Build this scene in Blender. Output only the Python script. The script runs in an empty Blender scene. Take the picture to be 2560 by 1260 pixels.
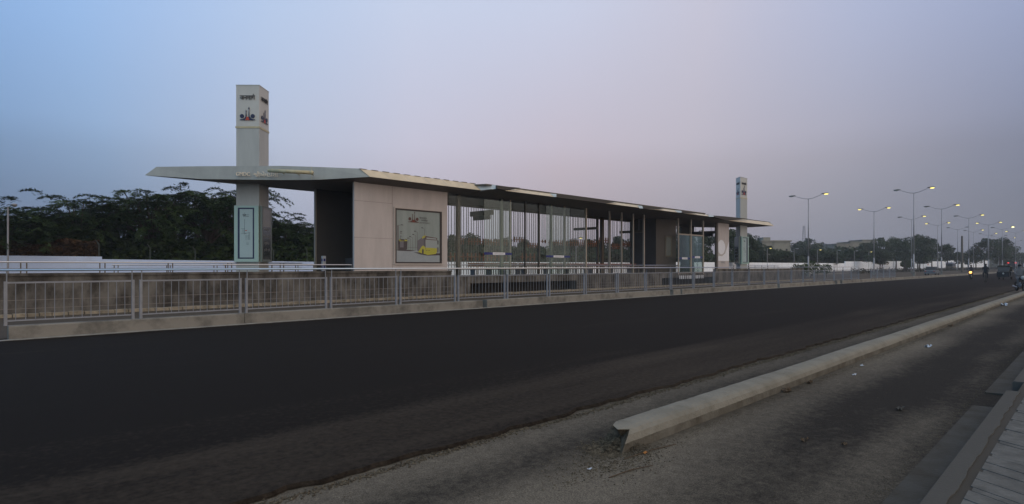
import bpy, math, random
import numpy as np
from mathutils import Vector, Matrix
random.seed(7); RNG = np.random.default_rng(7)
R = math.radians
SC = bpy.context.scene
COL = SC.collection

# ------------------------------------------------------------------ camera
# world axes: x = along the road, y = away from the camera across the road, z = up (road surface 0)
F_PX, CX, HY, EYE = 1487.0, 1280.0, 665.0, 1.6
A_ = math.atan2(1475.0, F_PX); SA, CA = math.sin(A_), math.cos(A_)
FWD = Vector((CA, SA, 0)); RGT = Vector((SA, -CA, 0))
cam = bpy.data.cameras.new('camera'); camo = bpy.data.objects.new('camera', cam); COL.objects.link(camo)
camo.location = (0, 0, EYE); camo.rotation_euler = (R(90), 0, math.atan2(-FWD.x, FWD.y))
cam.sensor_width = 36; cam.lens = F_PX / 2560 * 36; cam.shift_y = (HY - 630) / 2560
cam.clip_end = 3000; cam.clip_start = 0.05
SC.camera = camo
SC.view_settings.view_transform = 'Standard'; SC.view_settings.look = 'None'
SC.view_settings.exposure = 0.0; SC.view_settings.gamma = 1.0

def lin(r, g, b):
    f = lambda c: (c/255/12.92) if c/255 <= 0.04045 else ((c/255+0.055)/1.055)**2.4
    return (f(r), f(g), f(b), 1.0)

# ------------------------------------------------------------------ dusk sky
W = bpy.data.worlds.new('World'); SC.world = W; W.use_nodes = True
nt = W.node_tree; nt.nodes.clear()
def N(t, tree=None, **kw):
    n = (tree or nt).nodes.new(t)
    for k, v in kw.items(): setattr(n, k, v)
    return n
tc = N('ShaderNodeTexCoord')
def dot(vec):
    n = N('ShaderNodeVectorMath', operation='DOT_PRODUCT'); nt.links.new(tc.outputs['Generated'], n.inputs[0]); n.inputs[1].default_value = vec
    return n.outputs['Value']
def mrange(src, a, b, c=0, d=1, smooth=False):
    n = N('ShaderNodeMapRange'); n.interpolation_type = 'SMOOTHSTEP' if smooth else 'LINEAR'
    nt.links.new(src, n.inputs['Value'])
    for k, v in zip(('From Min','From Max','To Min','To Max'), (a, b, c, d)): n.inputs[k].default_value = v
    return n.outputs['Result']
def ramp(src, stops):
    n = N('ShaderNodeValToRGB'); nt.links.new(src, n.inputs['Fac']); n.color_ramp.interpolation = 'EASE' if False else 'LINEAR'
    el = n.color_ramp.elements
    while len(el) > 1: el.remove(el[-1])
    el[0].position = stops[0][0]; el[0].color = lin(*stops[0][1])
    for p, c in stops[1:]:
        e = el.new(p); e.color = lin(*c)
    return n.outputs['Color']
def mix(fac, a, b):
    n = N('ShaderNodeMix', data_type='RGBA'); nt.links.new(fac, n.inputs[0]); nt.links.new(a, n.inputs[6]); nt.links.new(b, n.inputs[7])
    return n.outputs[2]
aa = mrange(dot(RGT), -0.8, 0.8)
# position on the ramp: a=-0.65 -> .094, -.4 -> .25, -.2 -> .375, 0 -> .5, .25 -> .656, .42 -> .76, .65 -> .906
hor = ramp(aa, [(0.05,(72,90,122)),(0.15,(96,114,144)),(0.28,(150,158,182)),(0.40,(170,166,184)),(0.55,(162,151,160)),(0.68,(148,143,154)),(0.80,(128,131,145)),(0.93,(101,106,122))])
mid = ramp(aa, [(0.05,(104,138,182)),(0.15,(140,166,202)),(0.28,(180,187,208)),(0.40,(195,190,207)),(0.55,(194,182,194)),(0.68,(185,178,190)),(0.80,(165,162,177)),(0.93,(120,127,152))])
top = ramp(aa, [(0.05,(128,170,228)),(0.15,(152,188,236)),(0.28,(180,200,232)),(0.40,(196,206,230)),(0.55,(198,204,226)),(0.68,(196,195,213)),(0.80,(174,184,214)),(0.93,(150,165,203))])
zen = ramp(aa, [(0.0,(160,172,184)),(0.5,(184,180,176)),(1.0,(172,166,162))])
bak = ramp(aa, [(0.0,(84,116,146)),(0.25,(104,132,154)),(0.42,(136,158,170)),(0.62,(162,162,160)),(0.8,(180,168,156)),(1.0,(172,158,146))])
el = dot((0, 0, 1))
front = mix(mrange(el, 0.02, 0.20), hor, mid)
front = mix(mrange(el, 0.16, 0.40), front, top)
front = mix(mrange(el, 0.45, 0.9), front, zen)
bks = N('ShaderNodeVectorMath', operation='SCALE'); nt.links.new(bak, bks.inputs[0]); bks.inputs['Scale'].default_value = 2.9
skyc = mix(mrange(dot(FWD), 0.25, -0.35), front, bks.outputs[0])
nish = N('ShaderNodeTexSky', sky_type='NISHITA'); nish.sun_disc = False; nish.sun_elevation = R(2.0)
SUN_DIR = (RGT * 0.75 - FWD * 0.65).normalized()        # where the sun went down: behind the camera on its right
nish.sun_rotation = math.atan2(SUN_DIR.x, SUN_DIR.y); nish.dust_density = 2.0
bg1 = N('ShaderNodeBackground'); nt.links.new(skyc, bg1.inputs['Color']); bg1.inputs['Strength'].default_value = 1.03
bg2 = N('ShaderNodeBackground'); nt.links.new(nish.outputs['Color'], bg2.inputs['Color']); bg2.inputs['Strength'].default_value = 0.02
add = N('ShaderNodeAddShader'); nt.links.new(bg1.outputs[0], add.inputs[0]); nt.links.new(bg2.outputs[0], add.inputs[1])
wo = N('ShaderNodeOutputWorld'); nt.links.new(add.outputs[0], wo.inputs['Surface'])
sun = bpy.data.lights.new('sun', 'SUN'); sun.energy = 0.12; sun.angle = R(25); sun.color = (1.0, 0.82, 0.68)
suno = bpy.data.objects.new('sun', sun); COL.objects.link(suno)
suno.rotation_euler = Vector((SUN_DIR.x, SUN_DIR.y, math.tan(R(9)))).to_track_quat('Z', 'Y').to_euler()

# ------------------------------------------------------------------ pixel helpers (photo pixels, 2560 wide) -> real points
def at(px, py, d):
    t = (px - CX) / F_PX
    s = d * (CA + SA * t) / (SA - CA * t)
    z = CA * s + SA * d
    return Vector((s, d, EYE + (HY - py) * z / F_PX))
def PZ(px, py, z):
    X = (px - CX) * z / F_PX
    return Vector((SA * X + CA * z, -CA * X + SA * z, EYE + (HY - py) * z / F_PX))
def G(px, py, h=0.0):
    z = (EYE - h) * F_PX / (py - HY); v = PZ(px, py, z); v.z = h
    return v
def sx(px, d): return at(px, HY, d).x

# ------------------------------------------------------------------ materials
MATS = {}
DIM = {k: 0.72 for k in 'cladding_panel pylon_panel pylon_sign_panel cream_trim fascia_panel fascia_tan kerb_concrete plinth_concrete edging_stone cream_letter case_glass_edge map_sheet poster_sky poster_ground poster_yellow poster_pale poster_window frame_pale old_plaster fascia_seam galvanised_steel haunch_mortar'.split()}
def mat(name, col, rough=0.6, metal=0.0, var=0.0, scale=3.0, bump=0.0, bscale=40.0, spec=0.4, emis=None, estr=0.0,
        col2=None, stretch=(1, 1, 1), contrast=(0.35, 0.65)):
    if name in MATS: return MATS[name]
    kd = DIM.get(name, 1.0); col = tuple(x*kd for x in col[:3]); col2 = tuple(x*kd for x in col2) if col2 else None
    m = bpy.data.materials.new(name); m.use_nodes = True; t = m.node_tree; b = t.nodes['Principled BSDF']
    c = col if len(col) == 4 else (*col, 1)
    b.inputs['Base Color'].default_value = c; b.inputs['Roughness'].default_value = rough
    b.inputs['Metallic'].default_value = metal; b.inputs['Specular IOR Level'].default_value = spec
    if var or col2:
        geo = N('ShaderNodeNewGeometry', t); mp = N('ShaderNodeMapping', t); mp.inputs['Scale'].default_value = stretch
        t.links.new(geo.outputs['Position'], mp.inputs['Vector'])
        nz = N('ShaderNodeTexNoise', t); nz.inputs['Scale'].default_value = scale; nz.inputs['Detail'].default_value = 8; nz.inputs['Roughness'].default_value = 0.65
        t.links.new(mp.outputs[0], nz.inputs['Vector'])
        rp = N('ShaderNodeValToRGB', t); rp.color_ramp.elements[0].position, rp.color_ramp.elements[1].position = contrast
        c2 = (*col2, 1) if col2 else tuple(min(1, x * (1 + var)) for x in c[:3]) + (1,)
        c1 = c if col2 else tuple(x * (1 - var) for x in c[:3]) + (1,)
        rp.color_ramp.elements[0].color = c1; rp.color_ramp.elements[1].color = c2
        t.links.new(nz.outputs['Fac'], rp.inputs['Fac']); t.links.new(rp.outputs[0], b.inputs['Base Color'])
    if bump:
        geo = N('ShaderNodeNewGeometry', t); nz = N('ShaderNodeTexNoise', t); nz.inputs['Scale'].default_value = bscale; nz.inputs['Detail'].default_value = 5
        t.links.new(geo.outputs['Position'], nz.inputs['Vector'])
        bp = N('ShaderNodeBump', t); bp.inputs['Strength'].default_value = bump; bp.inputs['Distance'].default_value = 0.02
        t.links.new(nz.outputs['Fac'], bp.inputs['Height']); t.links.new(bp.outputs[0], b.inputs['Normal'])
    if emis: b.inputs['Emission Color'].default_value = (*emis, 1); b.inputs['Emission Strength'].default_value = estr
    MATS[name] = m; return m

def glass(name, tint, refl=0.12, rough=0.03):
    m = bpy.data.materials.new(name); m.use_nodes = True; t = m.node_tree; t.nodes.clear()
    o = N('ShaderNodeOutputMaterial', t); tr = N('ShaderNodeBsdfTransparent', t); tr.inputs[0].default_value = (*tint, 1)
    gl = N('ShaderNodeBsdfGlossy', t); gl.inputs['Roughness'].default_value = rough; gl.inputs['Color'].default_value = (0.9, 1, 0.97, 1)
    lw = N('ShaderNodeLayerWeight', t); lw.inputs['Blend'].default_value = 0.12
    mr = N('ShaderNodeMapRange', t); mr.inputs['To Min'].default_value = refl; mr.inputs['To Max'].default_value = 0.6
    t.links.new(lw.outputs['Fresnel'], mr.inputs['Value'])
    mx = N('ShaderNodeMixShader', t); t.links.new(mr.outputs[0], mx.inputs[0]); t.links.new(tr.outputs[0], mx.inputs[1]); t.links.new(gl.outputs[0], mx.inputs[2])
    t.links.new(mx.outputs[0], o.inputs[0]); MATS[name] = m; return m

def ground_mat(name, base, dust, bands, speck=0.35, rough=0.85, grain=220.0, patch=(0.35, 0.7), xdust=None, tracks=0.0):
    """base colour plus dust where noise says, stronger inside the lateral bands (y0, y1, amount)"""
    m = bpy.data.materials.new(name); m.use_nodes = True; t = m.node_tree; b = t.nodes['Principled BSDF']; L = t.links.new
    geo = N('ShaderNodeNewGeometry', t); sep = N('ShaderNodeSeparateXYZ', t); L(geo.outputs['Position'], sep.inputs[0])
    mp = N('ShaderNodeMapping', t); mp.inputs['Scale'].default_value = (0.28, 1.0, 1.0); L(geo.outputs['Position'], mp.inputs[0])
    big = N('ShaderNodeTexNoise', t); big.inputs['Scale'].default_value = 0.55; big.inputs['Detail'].default_value = 9; big.inputs['Roughness'].default_value = 0.62; L(mp.outputs[0], big.inputs['Vector'])
    fine = N('ShaderNodeTexNoise', t); fine.inputs['Scale'].default_value = grain; fine.inputs['Detail'].default_value = 3; L(geo.outputs['Position'], fine.inputs['Vector'])
    med = N('ShaderNodeTexNoise', t); med.inputs['Scale'].default_value = 14; med.inputs['Detail'].default_value = 8; med.inputs['Roughness'].default_value = 0.7; L(geo.outputs['Position'], med.inputs['Vector'])
    acc = None
    for y0, y1, amt in bands:
        c = (y0 + y1) / 2; w = (y1 - y0) / 2
        s1 = N('ShaderNodeMath', t, operation='SUBTRACT'); L(sep.outputs['Y'], s1.inputs[0]); s1.inputs[1].default_value = c
        s2 = N('ShaderNodeMath', t, operation='ABSOLUTE'); L(s1.outputs[0], s2.inputs[0])
        s3 = N('ShaderNodeMapRange', t); s3.interpolation_type = 'SMOOTHSTEP'; L(s2.outputs[0], s3.inputs['Value'])
        for k, v in zip(('From Min','From Max','To Min','To Max'), (w, 0, 0, amt)): s3.inputs[k].default_value = v
        if acc is None: acc = s3.outputs[0]
        else:
            a = N('ShaderNodeMath', t, operation='ADD'); L(acc, a.inputs[0]); L(s3.outputs[0], a.inputs[1]); acc = a.outputs[0]
    nb = N('ShaderNodeMapRange', t); L(big.outputs['Fac'], nb.inputs['Value'])
    for k, v in zip(('From Min','From Max','To Min','To Max'), (*patch, -0.24, 0.24)): nb.inputs[k].default_value = v
    nm = N('ShaderNodeMapRange', t); L(med.outputs['Fac'], nm.inputs['Value'])
    for k, v in zip(('From Min','From Max','To Min','To Max'), (0.3, 0.7, -0.26, 0.26)): nm.inputs[k].default_value = v
    a = N('ShaderNodeMath', t, operation='ADD'); L(nb.outputs[0], a.inputs[0]); L(nm.outputs[0], a.inputs[1])
    if xdust:
        xr = N('ShaderNodeMapRange', t); xr.interpolation_type = 'SMOOTHSTEP'; L(sep.outputs['X'], xr.inputs['Value'])
        for k, v in zip(('From Min','From Max','To Min','To Max'), xdust): xr.inputs[k].default_value = v
        a3 = N('ShaderNodeMath', t, operation='ADD'); L(a.outputs[0], a3.inputs[0]); L(xr.outputs[0], a3.inputs[1]); a = a3
    if tracks:
        mt = N('ShaderNodeMapping', t); mt.inputs['Scale'].default_value = (0.035, 1.1, 1.0); L(geo.outputs['Position'], mt.inputs[0])
        nt_ = N('ShaderNodeTexNoise', t); nt_.inputs['Scale'].default_value = 1.3; nt_.inputs['Detail'].default_value = 6; L(mt.outputs[0], nt_.inputs['Vector'])
        tr = N('ShaderNodeMapRange', t); L(nt_.outputs['Fac'], tr.inputs['Value'])
        for k, v in zip(('From Min','From Max','To Min','To Max'), (0.35, 0.7, -0.1, tracks)): tr.inputs[k].default_value = v
        a4 = N('ShaderNodeMath', t, operation='ADD'); L(a.outputs[0], a4.inputs[0]); L(tr.outputs[0], a4.inputs[1]); a = a4
    if acc is not None:
        a2 = N('ShaderNodeMath', t, operation='ADD'); L(a.outputs[0], a2.inputs[0]); L(acc, a2.inputs[1]); a = a2
    a.use_clamp = True
    mx = N('ShaderNodeMix', t, data_type='RGBA'); L(a.outputs[0], mx.inputs[0]); mx.inputs[6].default_value = (*base, 1); mx.inputs[7].default_value = (*dust, 1)
    sp = N('ShaderNodeMapRange', t); L(fine.outputs['Fac'], sp.inputs['Value'])
    for k, v in zip(('From Min','From Max','To Min','To Max'), (0.3, 0.7, 1 - speck, 1 + speck)): sp.inputs[k].default_value = v
    ml = N('ShaderNodeVectorMath', t, operation='SCALE'); L(mx.outputs[2], ml.inputs[0]); L(sp.outputs[0], ml.inputs['Scale'])
    L(ml.outputs[0], b.inputs['Base Color']); b.inputs['Roughness'].default_value = rough; b.inputs['Specular IOR Level'].default_value = 0.06
    bp = N('ShaderNodeBump', t); bp.inputs['Strength'].default_value = 0.5; bp.inputs['Distance'].default_value = 0.006
    L(fine.outputs['Fac'], bp.inputs['Height']); L(bp.outputs[0], b.inputs['Normal'])
    MATS[name] = m; return m

M_asph = ground_mat('asphalt_new', (0.0115, 0.0088, 0.0070), (0.075, 0.059, 0.045), [(2.2, 7.2, 0.44), (15.8, 17.4, 0.2)], patch=(0.5, 0.95), tracks=0.26)
M_old = ground_mat('asphalt_old_dusty', (0.058, 0.051, 0.042), (0.130, 0.108, 0.080), [(3.05, 4.4, 0.45), (2.1, 3.0, 0.5)], patch=(0.38, 0.62), grain=160)
M_lane = ground_mat('service_lane_dirt', (0.026, 0.0228, 0.0198), (0.138, 0.118, 0.094), [(1.9, 3.5, 0.75), (3.3, 4.6, 0.50), (0.9, 1.7, 0.30)], patch=(0.40, 0.68), grain=120, speck=0.5, xdust=(8.5, 2.0, 0.0, 0.45))
M_bus = ground_mat('bus_lane_concrete', (0.070, 0.056, 0.044), (0.15, 0.12, 0.09), [(23.6, 25.2, 0.5)], speck=0.2, grain=40)
M_earth = ground_mat('earth', (0.05, 0.043, 0.033), (0.10, 0.082, 0.06), [], speck=0.25, grain=30)
M_paver = mat('paver_concrete', (0.118, 0.115, 0.110), 0.85, spec=0.1, var=0.25, scale=6, bump=0.4, bscale=60)
M_kerb = mat('kerb_concrete', (0.29, 0.27, 0.24), 0.9, spec=0.15, col2=(0.15, 0.14, 0.125), scale=1.7, bump=0.5, bscale=35, contrast=(0.44, 0.66))
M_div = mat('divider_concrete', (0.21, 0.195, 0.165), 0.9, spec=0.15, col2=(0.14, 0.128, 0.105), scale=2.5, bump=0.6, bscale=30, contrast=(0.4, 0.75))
M_divs = mat('divider_side_shade', (0.15, 0.138, 0.117), 0.95, spec=0.1, col2=(0.07, 0.06, 0.047), scale=3.5, bump=0.6, bscale=30, contrast=(0.35, 0.7))  # divider concrete with the shade of its side put into the colour
M_brk = mat('broken_concrete', (0.085, 0.068, 0.050), 1.0, spec=0.05, var=0.4, scale=18, bump=1.0, bscale=60)
M_gutter = mat('gutter_concrete', (0.072, 0.068, 0.062), 0.9, spec=0.1, col2=(0.055, 0.048, 0.040), scale=3.2, bump=0.4, bscale=40, contrast=(0.42, 0.66))
M_apron = mat('apron_concrete', (0.080, 0.076, 0.070), 0.9, spec=0.1, col2=(0.085, 0.08, 0.075), scale=2.4, bump=0.4, bscale=40, contrast=(0.45, 0.75))
M_plinth = mat('plinth_concrete', (0.205, 0.190, 0.172), 0.9, spec=0.15, col2=(0.060, 0.053, 0.047), scale=1.5, bump=0.5, bscale=18, stretch=(1.1, 1, 0.55), contrast=(0.36, 0.62))
M_stone = mat('edging_stone', (0.33, 0.28, 0.21), 0.9, var=0.35, scale=4, bump=0.4)
M_dark = mat('void_shade', (0.02, 0.017, 0.014), 0.95)
M_steel = mat('galvanised_steel', (0.29, 0.305, 0.345), 0.5, 0.15, var=0.12, scale=6)
M_rail = mat('stainless_rail', (0.52, 0.53, 0.57), 0.28, 0.85)
M_panelp = mat('cladding_panel', (0.585, 0.525, 0.51), 0.5, var=0.08, scale=1.3, stretch=(1.6, 1, 0.3))
M_seam = mat('panel_seam', (0.16, 0.14, 0.13), 0.7)
M_pylon = mat('pylon_panel', (0.50, 0.52, 0.51), 0.45, var=0.08, scale=1.5, stretch=(1.5, 1.5, 0.3))
M_pyltop = mat('pylon_sign_panel', (0.64, 0.64, 0.61), 0.45, var=0.04, scale=1.5)
M_cream = mat('cream_trim', (0.58, 0.52, 0.34), 0.55, var=0.12, scale=5)
M_fasc = mat('fascia_panel', (0.40, 0.42, 0.41), 0.42, var=0.09, scale=1.6, stretch=(1, 1, 0.5), spec=0.5)
M_tan = mat('fascia_tan', (0.80, 0.67, 0.49), 0.5, var=0.10, scale=2.0)
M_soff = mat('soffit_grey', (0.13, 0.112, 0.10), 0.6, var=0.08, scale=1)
M_upsheet = mat('turned_sheet_shaded', (0.05, 0.043, 0.036), 0.6)  # darker than the soffit: shade of the sheets' underside put into the colour
M_capf = mat('cap_panel', (0.60, 0.66, 0.70), 0.4)
M_rooft = mat('roof_sheet', (0.11, 0.095, 0.075), 0.6, var=0.2, scale=3)
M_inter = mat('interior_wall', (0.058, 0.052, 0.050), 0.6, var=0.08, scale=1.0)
M_post = mat('post_brown', (0.085, 0.07, 0.055), 0.5)
M_mull = mat('mullion_champagne', (0.36, 0.31, 0.255), 0.4, 0.4)
M_mullg = mat('mullion_green_grey', (0.19, 0.205, 0.175), 0.4, 0.3)
M_slat = mat('slat_grey', (0.13, 0.115, 0.10), 0.55)
M_wood = mat('wood_brown', (0.19, 0.078, 0.040), 0.55, var=0.25, scale=6)
M_glass = glass('pane_glass', (0.94, 0.955, 0.95), 0.02)
M_glassd = glass('door_glass', (0.84, 0.885, 0.865), 0.06)
M_case = mat('case_glass_edge', (0.42, 0.58, 0.53), 0.25, spec=0.6)
M_map = mat('map_sheet', (0.44, 0.56, 0.57), 0.35, spec=0.6)
M_navy = mat('navy_ink', (0.014, 0.016, 0.055), 0.45)
M_ink = mat('dark_ink', (0.03, 0.027, 0.03), 0.5)
M_red = mat('red_ink', (0.38, 0.05, 0.022), 0.5)
M_blue = mat('blue_strip', (0.02, 0.028, 0.15), 0.4)
M_white = mat('white_label', (0.66, 0.66, 0.70), 0.5)
M_dglass = mat('dark_case_glass', (0.025, 0.03, 0.035), 0.12, spec=0.8)
M_greytxt = mat('etched_text', (0.24, 0.25, 0.26), 0.5)
M_letter = mat('cream_letter', (1.0, 0.88, 0.72), 0.45)
M_postr = mat('poster_sky', (0.25, 0.30, 0.29), 0.35, col2=(0.33, 0.38, 0.37), scale=1.5, stretch=(1.5, 1.5, 0.35), spec=0.5)
M_postg = mat('poster_ground', (0.36, 0.40, 0.43), 0.35, var=0.06, scale=3)
M_posty = mat('poster_yellow', (0.50, 0.47, 0.06), 0.4)
M_postd = mat('poster_dark', (0.05, 0.04, 0.045), 0.4)
M_postl = mat('poster_line', (0.12, 0.11, 0.115), 0.4)
M_postw = mat('poster_window', (0.17, 0.16, 0.18), 0.4)
M_frame = mat('poster_frame', (0.03, 0.022, 0.022), 0.4)
M_wallw = mat('white_wall_paint', (0.84, 0.88, 0.95), 0.8, col2=(0.70, 0.72, 0.77), scale=0.8, contrast=(0.5, 0.8), stretch=(1, 1, 0.5))
M_bldg = mat('old_plaster', (0.36, 0.33, 0.27), 0.9, col2=(0.16, 0.15, 0.13), scale=0.5, contrast=(0.45, 0.75))
M_win = mat('dark_window', (0.02, 0.02, 0.025), 0.2)
M_lampm = mat('lamp_pole_grey', (0.30, 0.29, 0.30), 0.5, 0.4)
M_head = mat('lamp_head_grey', (0.13, 0.13, 0.12), 0.5)
M_lit = mat('lamp_lit', (0.9, 0.8, 0.3), 0.4, emis=(1.0, 0.80, 0.20), estr=2.3)
M_lit2 = mat('lamp_lit_bright', (0.9, 0.8, 0.3), 0.4, emis=(1.0, 0.9, 0.30), estr=9)
M_off = mat('lamp_lens_off', (0.35, 0.35, 0.33), 0.3)
M_hl = mat('headlight_lit', (1, 0.6, 0.2), 0.4, emis=(1.0, 0.46, 0.10), estr=3.2)
M_tl = mat('taillight_lit', (0.8, 0.02, 0.02), 0.4, emis=(1.0, 0.05, 0.04), estr=1.6)
M_black = mat('black_paint', (0.012, 0.012, 0.013), 0.35)
M_tyre = mat('tyre_rubber', (0.012, 0.012, 0.012), 0.85)
M_trunk = mat('bark', (0.05, 0.038, 0.028), 0.95, var=0.3, scale=8)
M_mast = mat('mast_grey', (0.22, 0.21, 0.23), 0.6)
M_paper = mat('paper_litter', (0.45, 0.49, 0.56), 0.7)
M_grav = mat('gravel_stone', (0.045, 0.037, 0.028), 0.95, spec=0.05, col2=(0.18, 0.15, 0.11), scale=25, contrast=(0.4, 0.7))
M_leafd = mat('dead_leaf', (0.075, 0.05, 0.03), 0.9, var=0.4, scale=30)

def leaf_mat(name, c1, c2, scale=0.6):
    m = mat(name, c1, 0.8, col2=c2, scale=scale, spec=0.03, contrast=(0.38, 0.62)); return m
M_lf1 = leaf_mat('thorn_foliage', (0.018, 0.032, 0.010), (0.052, 0.080, 0.026))
M_lf2 = leaf_mat('far_foliage', (0.032, 0.044, 0.026), (0.070, 0.086, 0.050), 0.15)
M_lf3 = leaf_mat('dry_creeper', (0.022, 0.013, 0.007), (0.085, 0.052, 0.028), 3.0)
M_lf4 = leaf_mat('shrub_foliage', (0.035, 0.052, 0.020), (0.075, 0.095, 0.035), 2.0)

# ------------------------------------------------------------------ mesh builder
class MB:
    def __init__(s): s.v = []; s.f = []; s.m = []; s.mi = 0
    def add(s, vs, fs, mi=None):
        o = len(s.v); s.v += [tuple(v) for v in vs]; s.f += [tuple(i + o for i in f) for f in fs]; s.m += [s.mi if mi is None else mi] * len(fs); return s
    def box(s, x0, x1, y0, y1, z0, z1, mi=None):
        return s.add([(x0,y0,z0),(x1,y0,z0),(x1,y1,z0),(x0,y1,z0),(x0,y0,z1),(x1,y0,z1),(x1,y1,z1),(x0,y1,z1)],
                     [(3,2,1,0),(4,5,6,7),(0,1,5,4),(1,2,6,5),(2,3,7,6),(3,0,4,7)], mi)
    def bbox(s, x0, x1, y0, y1, z0, z1, b=0.01, mi=None):   # box with chamfered long edges
        return s.prism([(y0+b,z0),(y1-b,z0),(y1,z0+b),(y1,z1-b),(y1-b,z1),(y0+b,z1),(y0,z1-b),(y0,z0+b)], x0, x1, mi)
    def prism(s, yz, x0, x1, mi=None):                      # profile in (y, z) swept along x
        n = len(yz); vs = [(x0, a, b) for a, b in yz] + [(x1, a, b) for a, b in yz]
        fs = [(i, (i+1) % n, (i+1) % n + n, i + n) for i in range(n)] + [tuple(range(n))[::-1], tuple(range(n, 2*n))]
        return s.add(vs, fs, mi)
    def plan(s, xy, z0, z1, mi=None):                       # plan polygon extruded upwards
        n = len(xy); vs = [(a, b, z0) for a, b in xy] + [(a, b, z1) for a, b in xy]
        fs = [(i, (i+1) % n, (i+1) % n + n, i + n) for i in range(n)] + [tuple(range(n))[::-1], tuple(range(n, 2*n))]
        return s.add(vs, fs, mi)
    def slab(s, pts, thick, mi=None):                       # polygon in space given a thickness along a vector
        n = len(pts); t = Vector(thick); vs = [Vector(p) for p in pts] + [Vector(p) + t for p in pts]
        fs = [(i, (i+1) % n, (i+1) % n + n, i + n) for i in range(n)] + [tuple(range(n))[::-1], tuple(range(n, 2*n))]
        return s.add(vs, fs, mi)
    def tube(s, p, q, r0, r1=None, n=8, mi=None, caps=True):
        p, q = Vector(p), Vector(q); r1 = r0 if r1 is None else r1; d = (q - p).normalized()
        a = d.orthogonal().normalized(); b = d.cross(a); vs = []
        for c, r in ((p, r0), (q, r1)):
            for i in range(n):
                t = 2*math.pi*i/n; vs.append(c + a*math.cos(t)*r + b*math.sin(t)*r)
        fs = [(i, (i+1) % n, (i+1) % n + n, i + n) for i in range(n)]
        if caps: fs += [tuple(range(n))[::-1], tuple(range(n, 2*n))]
        return s.add(vs, fs, mi)
    def path(s, pts, r, n=8, mi=None):
        rr = r if isinstance(r, (list, tuple)) else [r]*len(pts)
        for i in range(len(pts)-1): s.tube(pts[i], pts[i+1], rr[i], rr[i+1], n, mi)
        return s
    def ball(s, c, rx, ry=None, rz=None, n=10, m=6, mi=None):
        ry = rx if ry is None else ry; rz = rx if rz is None else rz; vs = [(c[0], c[1], c[2]-rz)]
        for j in range(1, m):
            ph = -math.pi/2 + math.pi*j/m
            for i in range(n):
                t = 2*math.pi*i/n; vs.append((c[0]+rx*math.cos(ph)*math.cos(t), c[1]+ry*math.cos(ph)*math.sin(t), c[2]+rz*math.sin(ph)))
        vs.append((c[0], c[1], c[2]+rz)); fs = [(0, 1+(i+1) % n, 1+i) for i in range(n)]
        for j in range(m-2):
            for i in range(n):
                a = 1+j*n+i; b = 1+j*n+(i+1) % n; fs.append((a, b, b+n, a+n))
        l = len(vs)-1; o = 1+(m-2)*n; fs += [(l, o+i, o+(i+1) % n) for i in range(n)]
        return s.add(vs, fs, mi)
    def wheel(s, c, r, w, ax, n=20, mi=None, hole=0.0):     # tyre ring about axis ax
        ax = Vector(ax).normalized(); a = ax.orthogonal().normalized(); b = ax.cross(a); c = Vector(c); vs = []
        prof = [(-w/2, r-w*0.35), (0, r), (w/2, r-w*0.35), (w/2, hole), (-w/2, hole)] if hole else [(-w/2, 0.001), (-w/2, r-w*0.3), (0, r), (w/2, r-w*0.3), (w/2, 0.001)]
        k = len(prof)
        for i in range(n):
            t = 2*math.pi*i/n
            for o, rr in prof: vs.append(c + ax*o + (a*math.cos(t)+b*math.sin(t))*rr)
        fs = [(i*k+j, i*k+(j+1) % k, ((i+1) % n)*k+(j+1) % k, ((i+1) % n)*k+j) for i in range(n) for j in range(k if hole else k-1)]
        return s.add(vs, fs, mi)
    def build(s, name, mats, parent=None, smooth=False):
        me = bpy.data.meshes.new(name); off = parent_off(parent)
        me.from_pydata([(v[0]-off.x, v[1]-off.y, v[2]-off.z) for v in s.v], [], s.f)
        for m in (mats if isinstance(mats, (list, tuple)) else [mats]): me.materials.append(m)
        me.polygons.foreach_set('material_index', s.m)
        if smooth: me.polygons.foreach_set('use_smooth', [True]*len(me.polygons))
        me.update(); o = bpy.data.objects.new(name, me); COL.objects.link(o)
        if parent: o.parent = parent
        return o
def parent_off(p):
    v = Vector((0, 0, 0))
    while p is not None: v += Vector(p.location); p = p.parent
    return v
def tag(o, label=None, cat=None, group=None, kind=None):
    if label: o['label'] = label
    if cat: o['category'] = cat
    if group: o['group'] = group
    if kind: o['kind'] = kind
    return o
def thing(name, label, cat, loc=(0, 0, 0), group=None):
    o = bpy.data.objects.new(name, None); COL.objects.link(o); o.location = loc; o.empty_display_size = 0.3
    return tag(o, label, cat, group)
def copy_tree(root, loc=None, label=None, group=None, scale=None, rotz=None):
    r = root.copy(); COL.objects.link(r)
    for c in list(root.children):
        k = c.copy(); COL.objects.link(k); k.parent = r
        for g in list(c.children):
            q = g.copy(); COL.objects.link(q); q.parent = k
    if loc is not None: r.location = loc
    if label: r['label'] = label
    if group: r['group'] = group
    if scale is not None: r.scale = scale
    if rotz is not None: r.rotation_euler = (0, 0, rotz)
    return r
ORD = ['first','second','third','fourth','fifth','sixth','seventh','eighth','ninth','tenth','eleventh','twelfth','thirteenth','fourteenth','fifteenth','sixteenth','seventeenth','eighteenth','nineteenth','twentieth',
       'twenty-first','twenty-second','twenty-third','twenty-fourth','twenty-fifth','twenty-sixth','twenty-seventh','twenty-eighth','twenty-ninth','thirtieth','thirty-first','thirty-second']

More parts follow.
